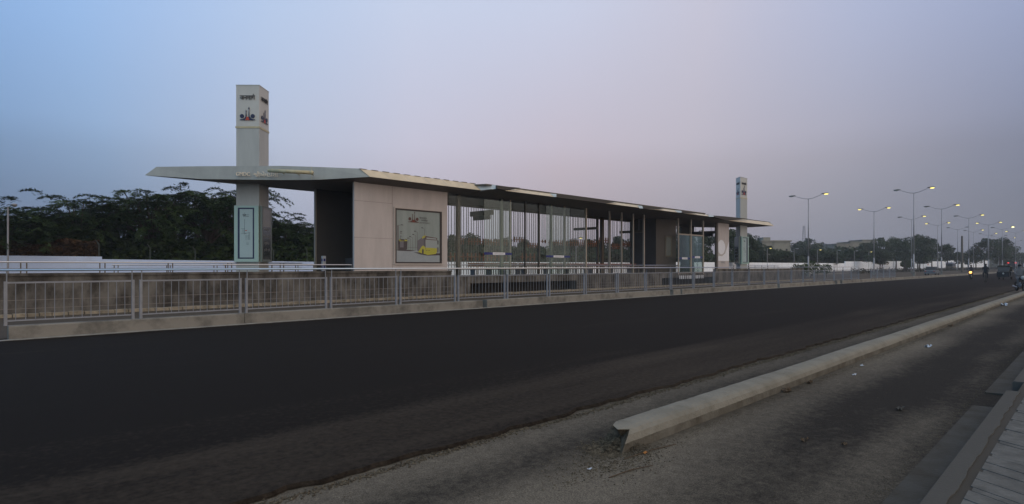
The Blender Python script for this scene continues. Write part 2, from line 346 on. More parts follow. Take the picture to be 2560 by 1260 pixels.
_tc = {}
def text2d(body, size, ext=0.0):
    key = (body, size, ext)
    if key in _tc: return _tc[key]
    cu = bpy.data.curves.new('t', 'FONT'); cu.body = body; cu.size = size; cu.extrude = ext; cu.resolution_u = 3
    o = bpy.data.objects.new('t', cu); COL.objects.link(o); dg = bpy.context.evaluated_depsgraph_get()
    me = o.evaluated_get(dg).to_mesh(); vs = [v.co.copy() for v in me.vertices]; fs = [tuple(p.vertices) for p in me.polygons]
    o.evaluated_get(dg).to_mesh_clear(); bpy.data.objects.remove(o); bpy.data.curves.remove(cu)
    _tc[key] = (vs, fs); return vs, fs
def put_text(mb, body, org, right, up, width, ext=0.01, height=None, mi=None, lift=0.006):
    """text laid on a wall: org = lower left corner, right/up unit vectors; fitted to width (and height)"""
    vs, fs = text2d(body, 1.0, 0.02)
    if not vs: return
    x0 = min(v.x for v in vs); x1 = max(v.x for v in vs); y0 = min(v.y for v in vs); y1 = max(v.y for v in vs)
    k = width/(x1-x0); ky = height/(y1-y0) if height else k
    right, up = Vector(right), Vector(up); nrm = right.cross(up).normalized(); org = Vector(org)
    zs = ext/0.02/2
    mb.add([org + right*((v.x-x0)*k) + up*((v.y-y0)*ky) + nrm*(lift + (v.z+0.02)*zs) for v in vs], fs, mi)
LOGO = [(0, [(-.5,.05),(-.35,.06),(-.2,.12),(-.125,.25),(-.11,.5),(-.09,.62),(-.07,.5),(-.06,.25),(-.1,.1),(-.14,0),(-.5,0)]),
        (0, [(.5,0),(.14,0),(.1,.1),(.07,.25),(.08,.5),(.1,.84),(.12,.5),(.135,.25),(.25,.12),(.4,.06),(.5,.05)]),
        (0, [(-.13,.58),(-.09,.53),(-.05,.58),(-.09,.68)]), (0, [(.05,.76),(.1,.70),(.15,.76),(.1,.88)]),
        (1, [(-.14,0),(-.095,.12),(-.05,.24),(0,.2),(.055,.24),(.095,.12),(.14,0)])]
for _c in ((-.36, .27), (.35, .27)): LOGO.append((0, [(_c[0]+.135*math.cos(2*math.pi*i/14), _c[1]+.135*math.sin(2*math.pi*i/14)) for i in range(14)]))
def put_logo(mb, org, right, up, width, m0=0, m1=1, lift=0.006, th=0.015):
    right, up, org = Vector(right), Vector(up), Vector(org); nrm = right.cross(up).normalized()
    for mi, poly in LOGO: mb.slab([org + right*(a*width) + up*(b*width) + nrm*(lift + (0.003 if mi else 0)) for a, b in poly], nrm*th, m1 if mi else m0)

# ================================================================== SETTING
def sheet(name, x0, x1, y0, y1, z, m, nx=1, ny=1, lab=None):
    mb = MB()
    mb.add([(x0,y0,z),(x1,y0,z),(x1,y1,z),(x0,y1,z)], [(0,1,2,3)]); return tag(mb.build(name, m), kind='structure')
sheet('ground', -1500, 2500, -400, 2500, -0.16, M_earth)
# new asphalt carriageway with a ragged thicker edge
mb = MB(); xs = list(np.concatenate([np.arange(-30, 60, 0.12), np.arange(60, 1200, 20)])); ed = []
ph = RNG.uniform(0, 6, 6)
for x in xs: ed.append(4.17 + 0.022*math.sin(x*1.7+ph[0]) + 0.02*math.sin(x*5.1+ph[1]) + 0.018*math.sin(x*11.3+ph[2]) + RNG.normal(0, 0.012))
n = len(xs); vs = []
for x, e in zip(xs, ed): vs += [(x, e-0.02, -0.03), (x, e, 0.0), (x, 16.9, 0.0)]
fs = []
for i in range(n-1): a = i*3; b = a+3; fs += [(a, b, b+1, a+1), (a+1, b+1, b+2, a+2)]
mb.add(vs, fs); tag(mb.build('road', M_asph), kind='structure')
sheet('service_lane', -30, 1200, 0.7, 4.6, -0.037, M_lane)
sheet('dirt_ground', -30, 7.35, 2.2, 4.6, -0.031, M_old) if False else None
sheet('bus_lane', -60, 900, 17.1, 38, 0.0, M_bus)
sheet('far_road', -60, 900, 38.3, 50.5, -0.004, M_asph)
sheet('far_pavement', -60, 900, 50.5, 62, 0.10, M_earth)
# pavement: base + pavers
mb = MB(); mb.box(-30, 400, -6, 0.69, -0.16, 0.151); tag(mb.build('pavement_base', mat('joint_dirt', (0.045, 0.038, 0.03), 0.95)), kind='structure')
mb = MB(); y = -0.62; row = 0
# courses run across the footpath (perpendicular to the kerb): alternating wide and narrow
x = -2.0; row = 0
while x < 60:
    w = 0.20 if row % 3 else 0.085
    yy = 0.630 - (0.015 if row % 3 else 0.03); o = RNG.uniform(0, 0.3); first = True
    lim = -3.0 if x < 12 else -1.0
    while yy > lim:
        l = (0.36 if row % 2 == 0 else 0.5) * (0.55 + 0.45*o/0.3 if first else 1); first = False
        j = RNG.uniform(-0.003, 0.003)
        y0_, y1_ = yy-l+0.005, yy-0.005; k0_, k1_ = .575*(y0_-.6), .575*(y1_-.6); a_, b_ = x+0.005, x+w-0.005
        mb.plan([(a_+k0_, y0_), (b_+k0_, y0_), (b_+k1_, y1_), (a_+k1_, y1_)], 0.12, 0.157+j); yy -= l
    x += w; row += 1
tag(mb.build('pavement', M_paver), kind='structure')
# kerb apron slabs (raised edge of the footpath) and gutter, both broken by a gap
gx = G(2500, 975, 0.15).x
for i, (a, b) in enumerate([(-30, gx), (gx+0.75, gx+6), (gx+6.02, gx+14), (gx+14.02, 300)]):
    mb = MB(); yedge = []
    xs_ = np.arange(a, min(b, 25), 0.05) if a < 20 else np.linspace(a, b, 40); m_ = len(xs_); vs = []
    for x in xs_:
        q = 0.668 + 0.006*math.sin(x*6.1) + 0.004*math.sin(x*17) + RNG.normal(0, 0.0025)
        vs += [(x, 0.795, -0.16), (x, 0.80, 0.135), (x, 0.785, 0.158), (x, q, 0.160), (x, q-0.004, 0.12)]
    fs = [(k*5+j, k*5+j+1, k*5+j+6, k*5+j+5) for k in range(m_-1) for j in range(4)] + [(0,1,2,3,4), tuple((m_-1)*5+j for j in (4,3,2,1,0))]
    mb.add(vs, fs); tag(mb.build('kerb_apron', M_apron), kind='structure')
    mb = MB(); gap = 0.1
    mb.prism([(0.80,-0.10),(1.075,-0.10),(1.07,-0.022),(0.80,-0.012)], a, b - (0.25 if i == 0 else gap)); tag(mb.build('gutter', M_gutter), kind='structure')

# kerb under the fence, in cast lengths with gaps
cuts = [-12, sx(18, 16.8), sx(1208, 16.8), sx(1218, 16.8), sx(1676, 16.8), sx(1684, 16.8), sx(1702, 16.8), sx(1706, 16.8), sx(1944, 16.8), sx(1950, 16.8), sx(2088, 16.8), sx(2093, 16.8), sx(2101, 16.8), sx(2106, 16.8), 400]
for a, b in zip(cuts[0::2], cuts[1::2]): pass
segs = [(cuts[1]+0.02, cuts[2]), (cuts[3], cuts[4]), (cuts[5], cuts[6]), (cuts[7], cuts[8]), (cuts[9], cuts[10]), (cuts[11], cuts[12]), (cuts[13], 400)]
for k, (a, b) in enumerate(segs):
    mb = MB(); x = a
    while x < b - 0.01:
        e = min(b, x + (5.0 if x < 120 else 400))
        mb.prism([(16.80,-0.05),(16.82,0.27),(16.845,0.295),(17.08,0.295),(17.10,0.27),(17.10,-0.05)], x+0.006, e-0.006); x = e
    tag(mb.build('kerb', M_kerb), kind='structure')
mb = MB(); mb.box(-12, 400, 16.62, 16.80, -0.05, 0.012); tag(mb.build('kerb_haunch', mat('haunch_mortar', (0.33, 0.32, 0.30), 0.9, var=0.3, scale=3)), kind='structure')
sheet('median_ground', -60, 400, 17.09, 23.9, 0.006, M_bus)
mb = MB(); mb.box(-60, 400, 37.7, 38.3, -0.05, 0.25); tag(mb.build('far_kerb', M_kerb), kind='structure')
mb = MB(); mb.box(-60, 400, 50.4, 50.7, -0.05, 0.22); tag(mb.build('far_kerb', M_kerb), kind='structure')

# the concrete divider beside the service lane, its near end broken away
def divider():
    x0 = G(1537, 1129, -0.03).x
    t = thing('concrete_divider', 'long rounded concrete divider between road and service lane with a broken near end', 'kerb', (x0, 3.1, -0.04))
    prof = [(2.965,-0.05),(2.970,0.040),(2.988,0.094),(3.022,0.125),(3.07,0.139),(3.17,0.145),(3.235,0.140),(3.262,0.115),(3.27,0.05),(3.272,-0.05)]
    mb = MB(); xs = list(np.arange(0, 3, 0.07)) + list(np.arange(3, 20, 0.5)) + list(np.arange(20, 60, 5)) + [150, 400]
    vs = []; k = len(prof)
    for i, dx in enumerate(xs):
        for j, (y, z) in enumerate(prof):
            cut = (0.0, 0.04, 0.13, 0.20, 0.10, 0.17, 0.30, 0.30, 0.22, 0.18)[j]      # how far the break eats into each edge
            ox = cut + RNG.uniform(-0.015, 0.015) if i == 0 else max(0.0, cut - dx) + 0.012*min(i, 8)
            jn = 0.0015 if dx < 20 else 0
            vs.append((x0 + dx + ox, y + RNG.normal(0, jn), z + RNG.normal(0, jn) * 0.7 + 0.004*math.sin(dx*0.9+1)*(1 if dx < 20 else 0)*(j in (2,3,4,5,6))))
    fs = [(i*k+j, i*k+j+1, (i+1)*k+j+1, (i+1)*k+j) for i in range(len(xs)-1) for j in range(k-1)]
    c = len(vs); vs.append((x0+0.19, 3.10, 0.05))
    nb = len(fs); fs += [(c, j+1, j) for j in range(k-1)]
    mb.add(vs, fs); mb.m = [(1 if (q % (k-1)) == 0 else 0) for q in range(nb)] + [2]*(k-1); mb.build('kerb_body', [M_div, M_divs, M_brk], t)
    return x0
DX0 = divider()

def stones(name, pts, smin, smax, m, label):
    mb = MB()
    for p in pts:
        r = RNG.uniform(smin, smax); q = RNG.normal(0, 1, (6, 3)); base = [(1,0,0),(-1,0,0),(0,1,0),(0,-1,0),(0,0,0.7),(0,0,-0.7)]
        a = RNG.uniform(0, 6.28); ca, sa = math.cos(a), math.sin(a); vs = []
        for b, w in zip(base, q):
            v = np.array(b)*r*(1+0.25*w[0]); vs.append((p[0]+v[0]*ca-v[1]*sa, p[1]+v[0]*sa+v[1]*ca, p[2]+v[2]+r*0.3))
        mb.add(vs, [(0,2,4),(2,1,4),(1,3,4),(3,0,4),(2,0,5),(1,2,5),(3,1,5),(0,3,5)])
    return tag(mb.build(name, m), label, 'gravel', kind='stuff')
pts = []
for x in np.arange(-3, 45, 0.004):
    s = 1 if x < 12 else 2
    y = 4.085 + RNG.normal(0, 0.035) + 0.02*math.sin(x*2.1)
    pts.append((x, y, -0.035))
stones('gravel', pts, 0.005, 0.013, M_grav, 'line of loose gravel along the ragged edge of the new asphalt')
pts = []
for i in range(4200):
    x = DX0 + 0.10 + RNG.normal(0.0, 0.15); y = 3.12 + RNG.normal(0, 0.10); h = max(0, 0.10 - 0.30*abs(x-DX0-0.22) - 0.35*abs(y-3.1))
    if x > DX0 + 0.42: continue
    pts.append((x, y, -0.035 + h*RNG.uniform(0.3, 1)))
for i in range(1700): pts.append((DX0 + RNG.normal(-0.15, 0.32), 3.0 + RNG.normal(-0.08, 0.15), -0.037))
stones('rubble', pts, 0.002, 0.009, M_grav, 'crumbled concrete rubble heaped at the broken end of the divider')
pts = []
for i in range(3500): x = RNG.uniform(DX0-1, 26) ; pts.append((x, 2.90 - abs(RNG.normal(0, 0.06)), -0.037))
for i in range(2500): x = RNG.uniform(-2, 20); pts.append((x, 1.10 + abs(RNG.normal(0, 0.06)), -0.037))
for i in range(2600): pts.append((RNG.uniform(0, 16), RNG.uniform(1.1, 4.0), -0.037))
stones('grit', pts, 0.002, 0.006, M_grav, 'dark grit and dead leaves scattered on the service lane')

# litter
def crumple(name, p, r, m, label, cat='litter', flat=0.35):
    mb = MB(); n = 7; vs = []
    for i in range(n):
        for j in range(n):
            vs.append((p.x + (i/(n-1)-0.5)*2*r*1.3 + RNG.normal(0, r*0.12), p.y + (j/(n-1)-0.5)*1.2*r + RNG.normal(0, r*0.1), p.z + 0.004 + abs(RNG.normal(0, r*flat))))
    mb.add(vs, [(i*n+j, (i+1)*n+j, (i+1)*n+j+1, i*n+j+1) for i in range(n-1) for j in range(n-1)])
    o = mb.build(name, m); tag(o, label, cat, 'litter on the service lane'); return o
LIT = [(2320, 868, 0.075, M_paper, 'crumpled white paper in the middle of the service lane beside the divider'),
       (2510, 764, 0.16, M_paper, 'white plastic bag lying beyond the other litter near the divider'),
       (2377, 816, 0.07, M_leafd, 'tan scrap of litter between the white paper and the plastic bag'),
       (2136, 938, 0.035, M_paper, 'small white scrap lying nearest the divider foot'),
       (2155, 915, 0.03, M_paper, 'tiny white scrap just behind another beside the divider'),
       (2023, 958, 0.045, M_leafd, 'orange brown wrapper against the foot of the divider'),
       (1968, 979, 0.06, M_leafd, 'yellowish dry leaf stem at the foot of the divider'),
       (2010, 1102, 0.035, M_leafd, 'tan scrap left of the dark blotch on the lane'),
       (2110, 1112, 0.03, M_leafd, 'tan scrap right of the dark blotch on the lane'),
       (1613, 1134, 0.02, mat('orange_wrapper', (0.35, 0.14, 0.03), 0.6), 'tiny orange scrap below the broken divider end'),
       (2250, 1025, 0.05, M_apron, 'faint grey scrap in the middle of the service lane'),
       (1475, 1174, 0.016, M_paper, 'tiny white chip below the rubble')]
for px, py, r, m, lb in LIT: crumple('litter_scrap', G(px, py, -0.035), r, m, lb)
# dry palm-leaf twigs
for (a, b, lb) in [((1560, 1148), (1690, 1110), 'thin brown twig lying under the broken divider end'), ((1522, 1194), (1632, 1163), 'thin brown twig lying below the other twig')]:
    p, q = G(*a, -0.033), G(*b, -0.033); mb = MB(); mid_ = (p+q)/2 + Vector((0, 0.01, 0.008)); mb.path([p, mid_, q], [0.004, 0.005, 0.003], 5); tag(mb.build('twig', M_leafd), lb, 'twig', 'twigs by the divider')

# ================================================================== FENCE
K168 = 16.95
def fence_proto():
    L = 2.40
    t = thing('fence_panel', 'p', 'fence', (0, 0, 0), 'railing panels along the kerb')
    for x in (0, L): m = MB(); m.box(x-0.03, x+0.03, -0.025, 0.025, 0.296, 1.262); m.build('post', M_steel, t)
    m = MB(); m.box(0.0305, L-0.0305, -0.018, 0.018, 1.215, 1.252); m.build('top_rail', M_steel, t)
    m = MB(); m.box(0.0305, L-0.0305, -0.015, 0.015, 0.385, 0.415); m.build('bottom_rail', M_steel, t)
    for i in range(1, 14): x = L*i/14; m = MB(); m.tube((x,0,0.416), (x,0,1.214), 0.0075, n=6); m.build('bar', M_steel, t)
    for x in (0.02, L-0.02): m = MB(); m.tube((x,0,1.262), (x,0,1.487), 0.013, n=6); m.build('rail_stub', M_steel, t)
    return t
ks = [3.648e-4 + 0.5135e-4*i for i in range(-1, 25)]
fx = [sx(2755 - 1/k, K168) for k in ks] + [sx(2755 - 1/k, K168) for k in [3.648e-4 + 0.5135e-4*i for i in (26.6, 27.6, 28.6, 29.6)]]
fp = fence_proto(); fp.location = (fx[0], K168, 0)
fp['label'] = 'grey barred railing panel cut off by the left edge of the photo, on the kerb'
for i, x in enumerate(fx[1:], 1):
    if i <= 25: lb = 'grey barred railing panel on the kerb, %s whole panel from the left' % ORD[i-1]
    else: lb = 'grey barred railing panel, %s of the four standing apart past the long fence' % ORD[i-26]
    if i == 25: lb = 'grey barred railing panel at the far right end of the long kerb fence'
    copy_tree(fp, (x, K168, 0), lb)
mb = MB(); mb.tube((fx[0]-0.3, K168, 1.51), (fx[25]+2.4, K168, 1.51), 0.025, n=12); mb.tube((fx[25]+2.4, K168, 1.51), (fx[25]+2.4, K168, 1.255), 0.022, n=8)
tag(mb.build('handrail', M_rail, smooth=True), 'long polished steel handrail running along the top of the kerb fence', 'handrail')
mb = MB(); mb.tube((fx[26]-0.1, K168, 1.51), (fx[29]+2.5, K168, 1.51), 0.022, n=8)
tag(mb.build('handrail', M_rail), 'short steel handrail over the four separate fence panels at the right', 'handrail')

# ================================================================== STATION
DN, DF = 25.10, 28.85          # near and far wall planes
PL_TOP, FLOOR = 1.345, 1.01
s_w0, s_w1 = sx(885, DN), sx(1118, DN)
s_pl1 = sx(1128, DN)
s_e0, s_e1 = sx(1795, DN), sx(1822, DN)
ST = thing('bus_station', 'long grey bus station with glass sides and a folded overhanging roof on a concrete plinth', 'bus station', ((s_w0+s_e1)/2, 27, 0))
# plinth ------------------------------------------------------------
mb = MB(); x = -14.0
lev = [0.0, 0.42, 0.63, PL_TOP]
mb.box(-14, s_pl1, DN, DN+0.25, 0, PL_TOP)
mb.box(-14, s_pl1, DF+0.6, DF+0.85, 0, PL_TOP-0.1)
mb.box(-14, s_pl1, DN+0.25, DF+0.6, 0, FLOOR)
s_v0, s_v1 = sx(1176, DN), sx(1441, DN); s_v2, s_v3 = sx(1655, DN), sx(1788, DN)
mb.box(s_pl1, s_e0-0.4, DN-0.02, DF+0.85, 0.63, FLOOR)
mb.box(s_pl1, s_v0, DN, DN+0.5, 0, 0.63); mb.box(s_v1, s_v2, DN, DN+0.5, 0, 0.63); mb.box(s_v3, s_e0-0.4, DN, DN+0.5, 0, 0.63)
s_r1 = sx(2010, DN)
mb.box(s_e0-0.4, s_r1, DN, DN+0.25, 0, PL_TOP); mb.box(s_e0-0.4, s_r1, DN+0.25, DF+0.85, 0, FLOOR)
mb.build('plinth', M_plinth, ST)
mb = MB(); mb.box(-14, s_pl1+0.02, DN-0.05, DN-0.003, PL_TOP-0.07, PL_TOP+0.02); mb.build('plinth_cap', M_plinth, ST)
mb = MB()
for z in (0.19, 0.47): mb.box(-14, s_pl1, DN-0.006, DN+0.01, z, z+0.022)
for x in np.arange(-13, s_pl1, 2.44): mb.box(x, x+0.015, DN-0.005, DN+0.01, 0.215, 0.468)
for z in (0.2, 0.4): mb.box(s_v1+0.01, s_v2-0.01, DN-0.004, DN+0.01, z, z+0.015)
mb.build('form_line', M_seam, ST)
mb = MB(); mb.box(s_pl1+0.5, s_e0-1, DN+0.9, DN+1.0, 0.02, 0.625); mb.build('recess_shade_board', M_dark, ST)  # near-black board: shade of the voids under the slab put into colour
mb = MB()
x = -14
while x < s_r1:
    w = RNG.uniform(0.28, 0.46)
    mb.box(x+0.012, x+w-0.012, DN-1.25+RNG.uniform(-0.01, 0.01), DN-1.0, 0, 0.11+RNG.uniform(-0.012, 0.012)); x += w
tag(mb.build('stone_edging', M_stone), 'row of rough pale edging stones along the foot of the station plinth', 'edging', kind='stuff')

# walls ------------------------------------------------------------
WT = 5.60
def wallbox(x0, x1, y0, y1, z0, z1, name, m): mb = MB(); mb.box(x0, x1, y0, y1, z0, z1); return mb.build(name, m, ST)
wn = wallbox(s_w0, s_w1, DN-0.02, DN+0.10, PL_TOP, WT+0.1, 'wall', M_panelp)
sp = at(980, 500, DN)
mb = MB(); mb.box(sp.x-0.008, sp.x+0.008, DN-0.024, DN-0.015, PL_TOP, WT+0.1)
for py in (502, 594): h = at(900, py, DN).z; mb.box(s_w0, sp.x, DN-0.024, DN-0.015, h-0.006, h+0.006)
h = at(1100, 524, DN).z
mb.build('seam', M_seam, wn)
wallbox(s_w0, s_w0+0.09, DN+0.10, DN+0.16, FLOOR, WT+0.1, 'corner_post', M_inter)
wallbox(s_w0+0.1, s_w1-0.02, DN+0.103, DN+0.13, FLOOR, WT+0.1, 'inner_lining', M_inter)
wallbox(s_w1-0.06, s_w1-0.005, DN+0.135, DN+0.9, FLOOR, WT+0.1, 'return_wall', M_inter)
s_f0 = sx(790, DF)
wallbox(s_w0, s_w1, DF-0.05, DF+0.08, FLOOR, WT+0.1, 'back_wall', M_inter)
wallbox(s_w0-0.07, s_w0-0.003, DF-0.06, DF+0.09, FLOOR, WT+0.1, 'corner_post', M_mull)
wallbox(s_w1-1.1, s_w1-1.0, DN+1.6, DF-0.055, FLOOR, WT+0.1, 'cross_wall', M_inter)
# far end wall with the printed oval
we = wallbox(s_e0, s_e1, DN-0.02, DN+0.12, PL_TOP, WT+0.1, 'wall', M_panelp)
mb = MB(); c = at(1803, 618, DN); rx = (sx(1812, DN)-sx(1795, DN))*0.55; rz = at(1803, 600, DN).z - c.z
yy = DN-0.024
ell = [(c.x + rx*math.cos(t), c.z + rz*math.sin(t)) for t in np.linspace(0, 2*math.pi, 33)[:-1]]; ell = [(max(x, s_e0+0.01), z) for x, z in ell]
mb.slab([(x, yy, z) for x, z in ell], (0, 0.004, 0), 0)
zl = at(1800, 652, DN).z; zm = at(1800, 640, DN).z
pl = [(s_e0+0.01, zl), (s_e1-0.02, zl), (s_e1-0.02, at(1815, 603, DN).z), (sx(1816, DN), at(1815, 622, DN).z), (sx(1812, DN), at(1815, 634, DN).z), (sx(1805, DN), zm), (s_e0+0.01, zm)]
mb.slab([(x, yy+0.0005, z) for x, z in pl], (0, 0.003, 0), 0)
mb.build('printed_oval', M_white, we)
mb = MB(); put_text(mb, 'જનમાર્ગ', (sx(1801, DN), DN-0.022, at(1800, 660, DN).z), (1,0,0), (0,0,1), sx(1812, DN)-sx(1801, DN), 0.004, mi=0); mb.build('lettering', M_greytxt, we)
wallbox(s_e0, s_e1+0.3, DF-0.05, DF+0.08, FLOOR, WT+0.1, 'back_wall', M_inter)
wallbox(s_e0-0.25, s_e0-0.02, DN+0.02, DN+0.2, FLOOR, WT+0.1, 'corner_post', M_post)
# inner cabin with a framed notice
s_c0, s_c1 = sx(1640, DN+1.2), sx(1690, DN+0.6)
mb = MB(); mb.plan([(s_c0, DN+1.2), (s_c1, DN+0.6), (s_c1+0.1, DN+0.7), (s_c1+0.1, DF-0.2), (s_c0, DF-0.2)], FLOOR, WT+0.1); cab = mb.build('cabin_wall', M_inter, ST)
mb = MB(); k0, k1 = sx(1652, DN+1.04), sx(1686, DN+0.64)
dirc = (Vector((s_c1, DN+0.6, 0)) - Vector((s_c0, DN+1.2, 0))).normalized(); nc = Vector((dirc.y, -dirc.x, 0))
pc0 = Vector((s_c0, DN+1.2, 0)) + dirc*1.0; pc1 = Vector((s_c1, DN+0.6, 0)) - dirc*0.5
z0_, z1_ = 1.6+24*47/F_PX, 1.6+80*47/F_PX
mb.slab([pc0+nc*0.03+Vector((0,0,z0_)), pc1+nc*0.03+Vector((0,0,z0_)), pc1+nc*0.03+Vector((0,0,z1_)), pc0+nc*0.03+Vector((0,0,z1_))], -nc*0.025, 0)
a_, b_ = pc0+dirc*0.12, pc1-dirc*0.12
mb.slab([a_+nc*0.035+Vector((0,0,z0_+.12)), b_+nc*0.035+Vector((0,0,z0_+.12)), b_+nc*0.035+Vector((0,0,z1_-.12)), a_+nc*0.035+Vector((0,0,z1_-.12))], -nc*0.004, 1)
mb.build('notice_board', [M_post, mat('notice_glass', (0.10, 0.11, 0.11), 0.2)], cab)

# posts and mullions on the near glass line, spotted from the photo
for px in (1145,):
    x = sx(px, DN+0.3); mb = MB(); mb.box(x-0.1, x+0.1, DN+0.2, DN+0.4, FLOOR, WT+0.15); mb.build('column', M_post, ST)
for px, w, m in [(1254, 0.09, M_mullg), (1275, 0.035, M_mull), (1378, 0.085, M_mullg), (1411, 0.035, M_mull), (1465, 0.06, M_mull), (1313, 0.02, M_post), (1347, 0.02, M_post), (1524, 0.035, M_mull), (1554, 0.035, M_mull), (1583, 0.045, M_mull), (1610, 0.06, M_mull)]:
    x = sx(px, DN+0.12); mb = MB(); mb.box(x-w, x+w, DN+0.08, DN+0.20, FLOOR, WT+0.15); mb.build('mullion', m, ST)
for px, w in [(1505, 0.16), (1578, 0.12), (1493, 0.07), (1604, 0.07), (1640, 0.1)]:
    x = sx(px, DF); mb = MB(); mb.box(x-w, x+w, DF-0.1, DF+0.08, FLOOR, WT+0.15); mb.build('back_column', M_post, ST)
# near side fixed glazing and door leaves
def pane(px0, px1, d, z0, z1, m, strip=None, name='glass_pane', framew=0.0):
    x0, x1 = sx(px0, d), sx(px1, d); mb = MB(); mb.box(x0, x1, d, d+0.012, z0, z1); o = mb.build(name, m, ST)
    if strip:
        h0, h1 = strip; mb = MB(); mb.box(x0+0.005, x1-0.005, d-0.008, d-0.003, h0, h1, 0); w = x1-x0
        mb.box(x0+w*0.30, x0+w*0.74, d-0.013, d-0.009, h0-0.01, h1+0.01, 1); s2 = mb.build('door_strip', [M_blue, M_white], o)
        mb = MB(); put_text(mb, 'જીએમડીસી', (x0+w*0.36, d-0.013, h0+0.03), (1,0,0), (0,0,1), w*0.32, 0.002, height=(h1-h0)*0.6, lift=0.002); mb.build('lettering', M_greytxt, s2)
    if framew:
        mb = MB()
        for a in (x0, x1): mb.box(a-framew, a+framew, d-0.04, d+0.05, z0, z1)
        mb.box(x0, x1, d-0.035, d+0.045, z0, z0+0.08)
        mb.build('door_frame', M_mull, o)
    return o
pane(1122, 1208, DN+0.14, FLOOR, WT+0.1, M_glass)
pane(1210, 1280, DN-0.06, FLOOR+0.02, 5.42, M_glassd, (at(1245, 637, DN).z, at(1245, 631.5, DN).z), 'door_leaf')
pane(1282, 1363, DN+0.14, FLOOR, WT+0.1, M_glass)
pane(1365, 1425, DN-0.06, FLOOR+0.02, 5.42, M_glassd, (at(1395, 643.5, DN).z, at(1395, 639, DN).z), 'door_leaf')
pane(1427, 1464, DN+0.14, FLOOR, WT+0.1, M_glass)
# far door frames, standing to the kerb edge
dl = pane(1696, 1726, DN-0.10, FLOOR-0.02, 4.2, M_glassd, (at(1710, 648, DN).z, at(1710, 644, DN).z), 'door_leaf', 0.05)
dr = pane(1728, 1757, DN-0.10, FLOOR-0.02, 4.2, M_glassd, (at(1742, 645, DN).z, at(1742, 641, DN).z), 'door_leaf', 0.05)
mb = MB()
for px in (1695, 1727, 1757.5): x = sx(px, DN-0.1); mb.box(x-0.06, x+0.06, DN-0.16, DN-0.145, 0.9, WT+0.1); mb.box(x-0.06, x+0.06, DN-0.145, DN-0.02, 4.2, WT+0.1)
x0, x1 = sx(1695, DN-0.1), sx(1757, DN-0.1); mb.box(x0, x1, DN-0.15, DN-0.05, 4.2, 4.32); mb.build('door_surround', M_mull, ST)
for i in range(14):
    x = x0 + 0.15 + i*(x1-x0-0.3)/13; mb = MB(); mb.box(x-0.055, x+0.055, DN-0.20, DN-0.165, 0.52, 0.80); mb.build('platform_buffer', M_white, ST)
# far side: slat screen, beam, short brown battens, low bars
s_s0, s_s1 = sx(1122, DF), sx(1640, DF)
mb = MB(); hb = 5.36; mb.box(s_w1, s_e0, DF-0.14, DF-0.02, hb, hb+0.16); mb.box(s_w1, s_e0, DF-0.02, DF+0.06, WT, WT+0.12); mb.build('beam', M_post, ST)
mb = MB(); x = s_s0
while x < s_s1: mb.box(x-0.017, x+0.017, DF, DF+0.03, FLOOR+0.05, WT); x += 0.215*RNG.choice([0.7, 1, 1, 1.15])
mb.build('slat_screen', M_slat, ST)
mb = MB()
for i in range(5): z = hb+0.04+i*0.055
mb = MB(); x = s_w1 + 0.1
while x < s_e0: mb.box(x-0.008, x+0.008, DF+0.05, DF+0.06, hb+0.1, WT+0.1); x += 0.16
mb.build('vent_bars', M_slat, ST)
def battens(a, b, h0, h1, k, w):
    mb = MB()
    for i in range(k): x = a + (b-a)*(i+0.5)/k; mb.box(x-w, x+w, DF-0.03, DF-0.005, h0, h1)
    hm_ = (h0+h1)/2; mb.box(a, b, DF-0.0045, DF-0.001, hm_-0.03, hm_+0.03); mb.build('batten_screen', M_wood, ST)
for (p0, p1, y0, y1) in [(1150, 1160, 595, 611), (1168, 1276, 597, 613), (1282, 1313, 592, 606), (1317, 1346, 607, 620), (1352, 1366, 599, 608), (1370, 1420, 600, 614), (1422, 1492, 600, 616), (1496, 1522, 594, 608), (1528, 1553, 609, 623), (1556, 1580, 604, 617), (1584, 1606, 602, 615), (1610, 1640, 606, 619)]:
    a, b = sx(p0, DF), sx(p1, DF); battens(a, b, at((p0+p1)/2, y1, DF).z, at((p0+p1)/2, y0, DF).z, max(2, int((b-a)/0.24)), 0.045)
for (p0, p1) in [(1120, 1270), (1300, 1340), (1590, 1636)]:
    a, b = sx(p0, DF), sx(p1, DF); battens(a, b, at((p0+p1)/2, 652, DF).z, at((p0+p1)/2, 633 if p0 < 1500 else 645, DF).z, int((b-a)/0.34), 0.05)
mb = MB(); x = s_s0
while x < s_s1: mb.box(x-0.018, x+0.018, DN+0.32, DN+0.345, FLOOR, 1.60); x += 0.20
mb.box(s_s0, s_s1, DN+0.31, DN+0.355, 1.60, 1.64)
mb.build('low_railing', M_slat, ST)
# roof ------------------------------------------------------------
DE1, DEM, DB = 24.10, 23.30, 31.07
HB, HT = 5.74, 6.12
B = [PZ(362, 438, 27.15), PZ(505, 447.5, 27.3), PZ(700, 450, 27.4), PZ(800, 449, 27.45), PZ(925, 442, 27.6)]
U = [PZ(391, 417, 27.25), PZ(505, 415.5, 27.35), PZ(700, 414.5, 27.45), PZ(800, 417.5, 27.5), PZ(900, 421.5, 27.65)]
xm1 = sx(1203, DE1); xend = sx(1935, DE1)
CXs = ((B[0].x + xend)/2)
rot = lambda v: Vector((B[0].x + xend - v.x, DE1 + DB - v.y, v.z))
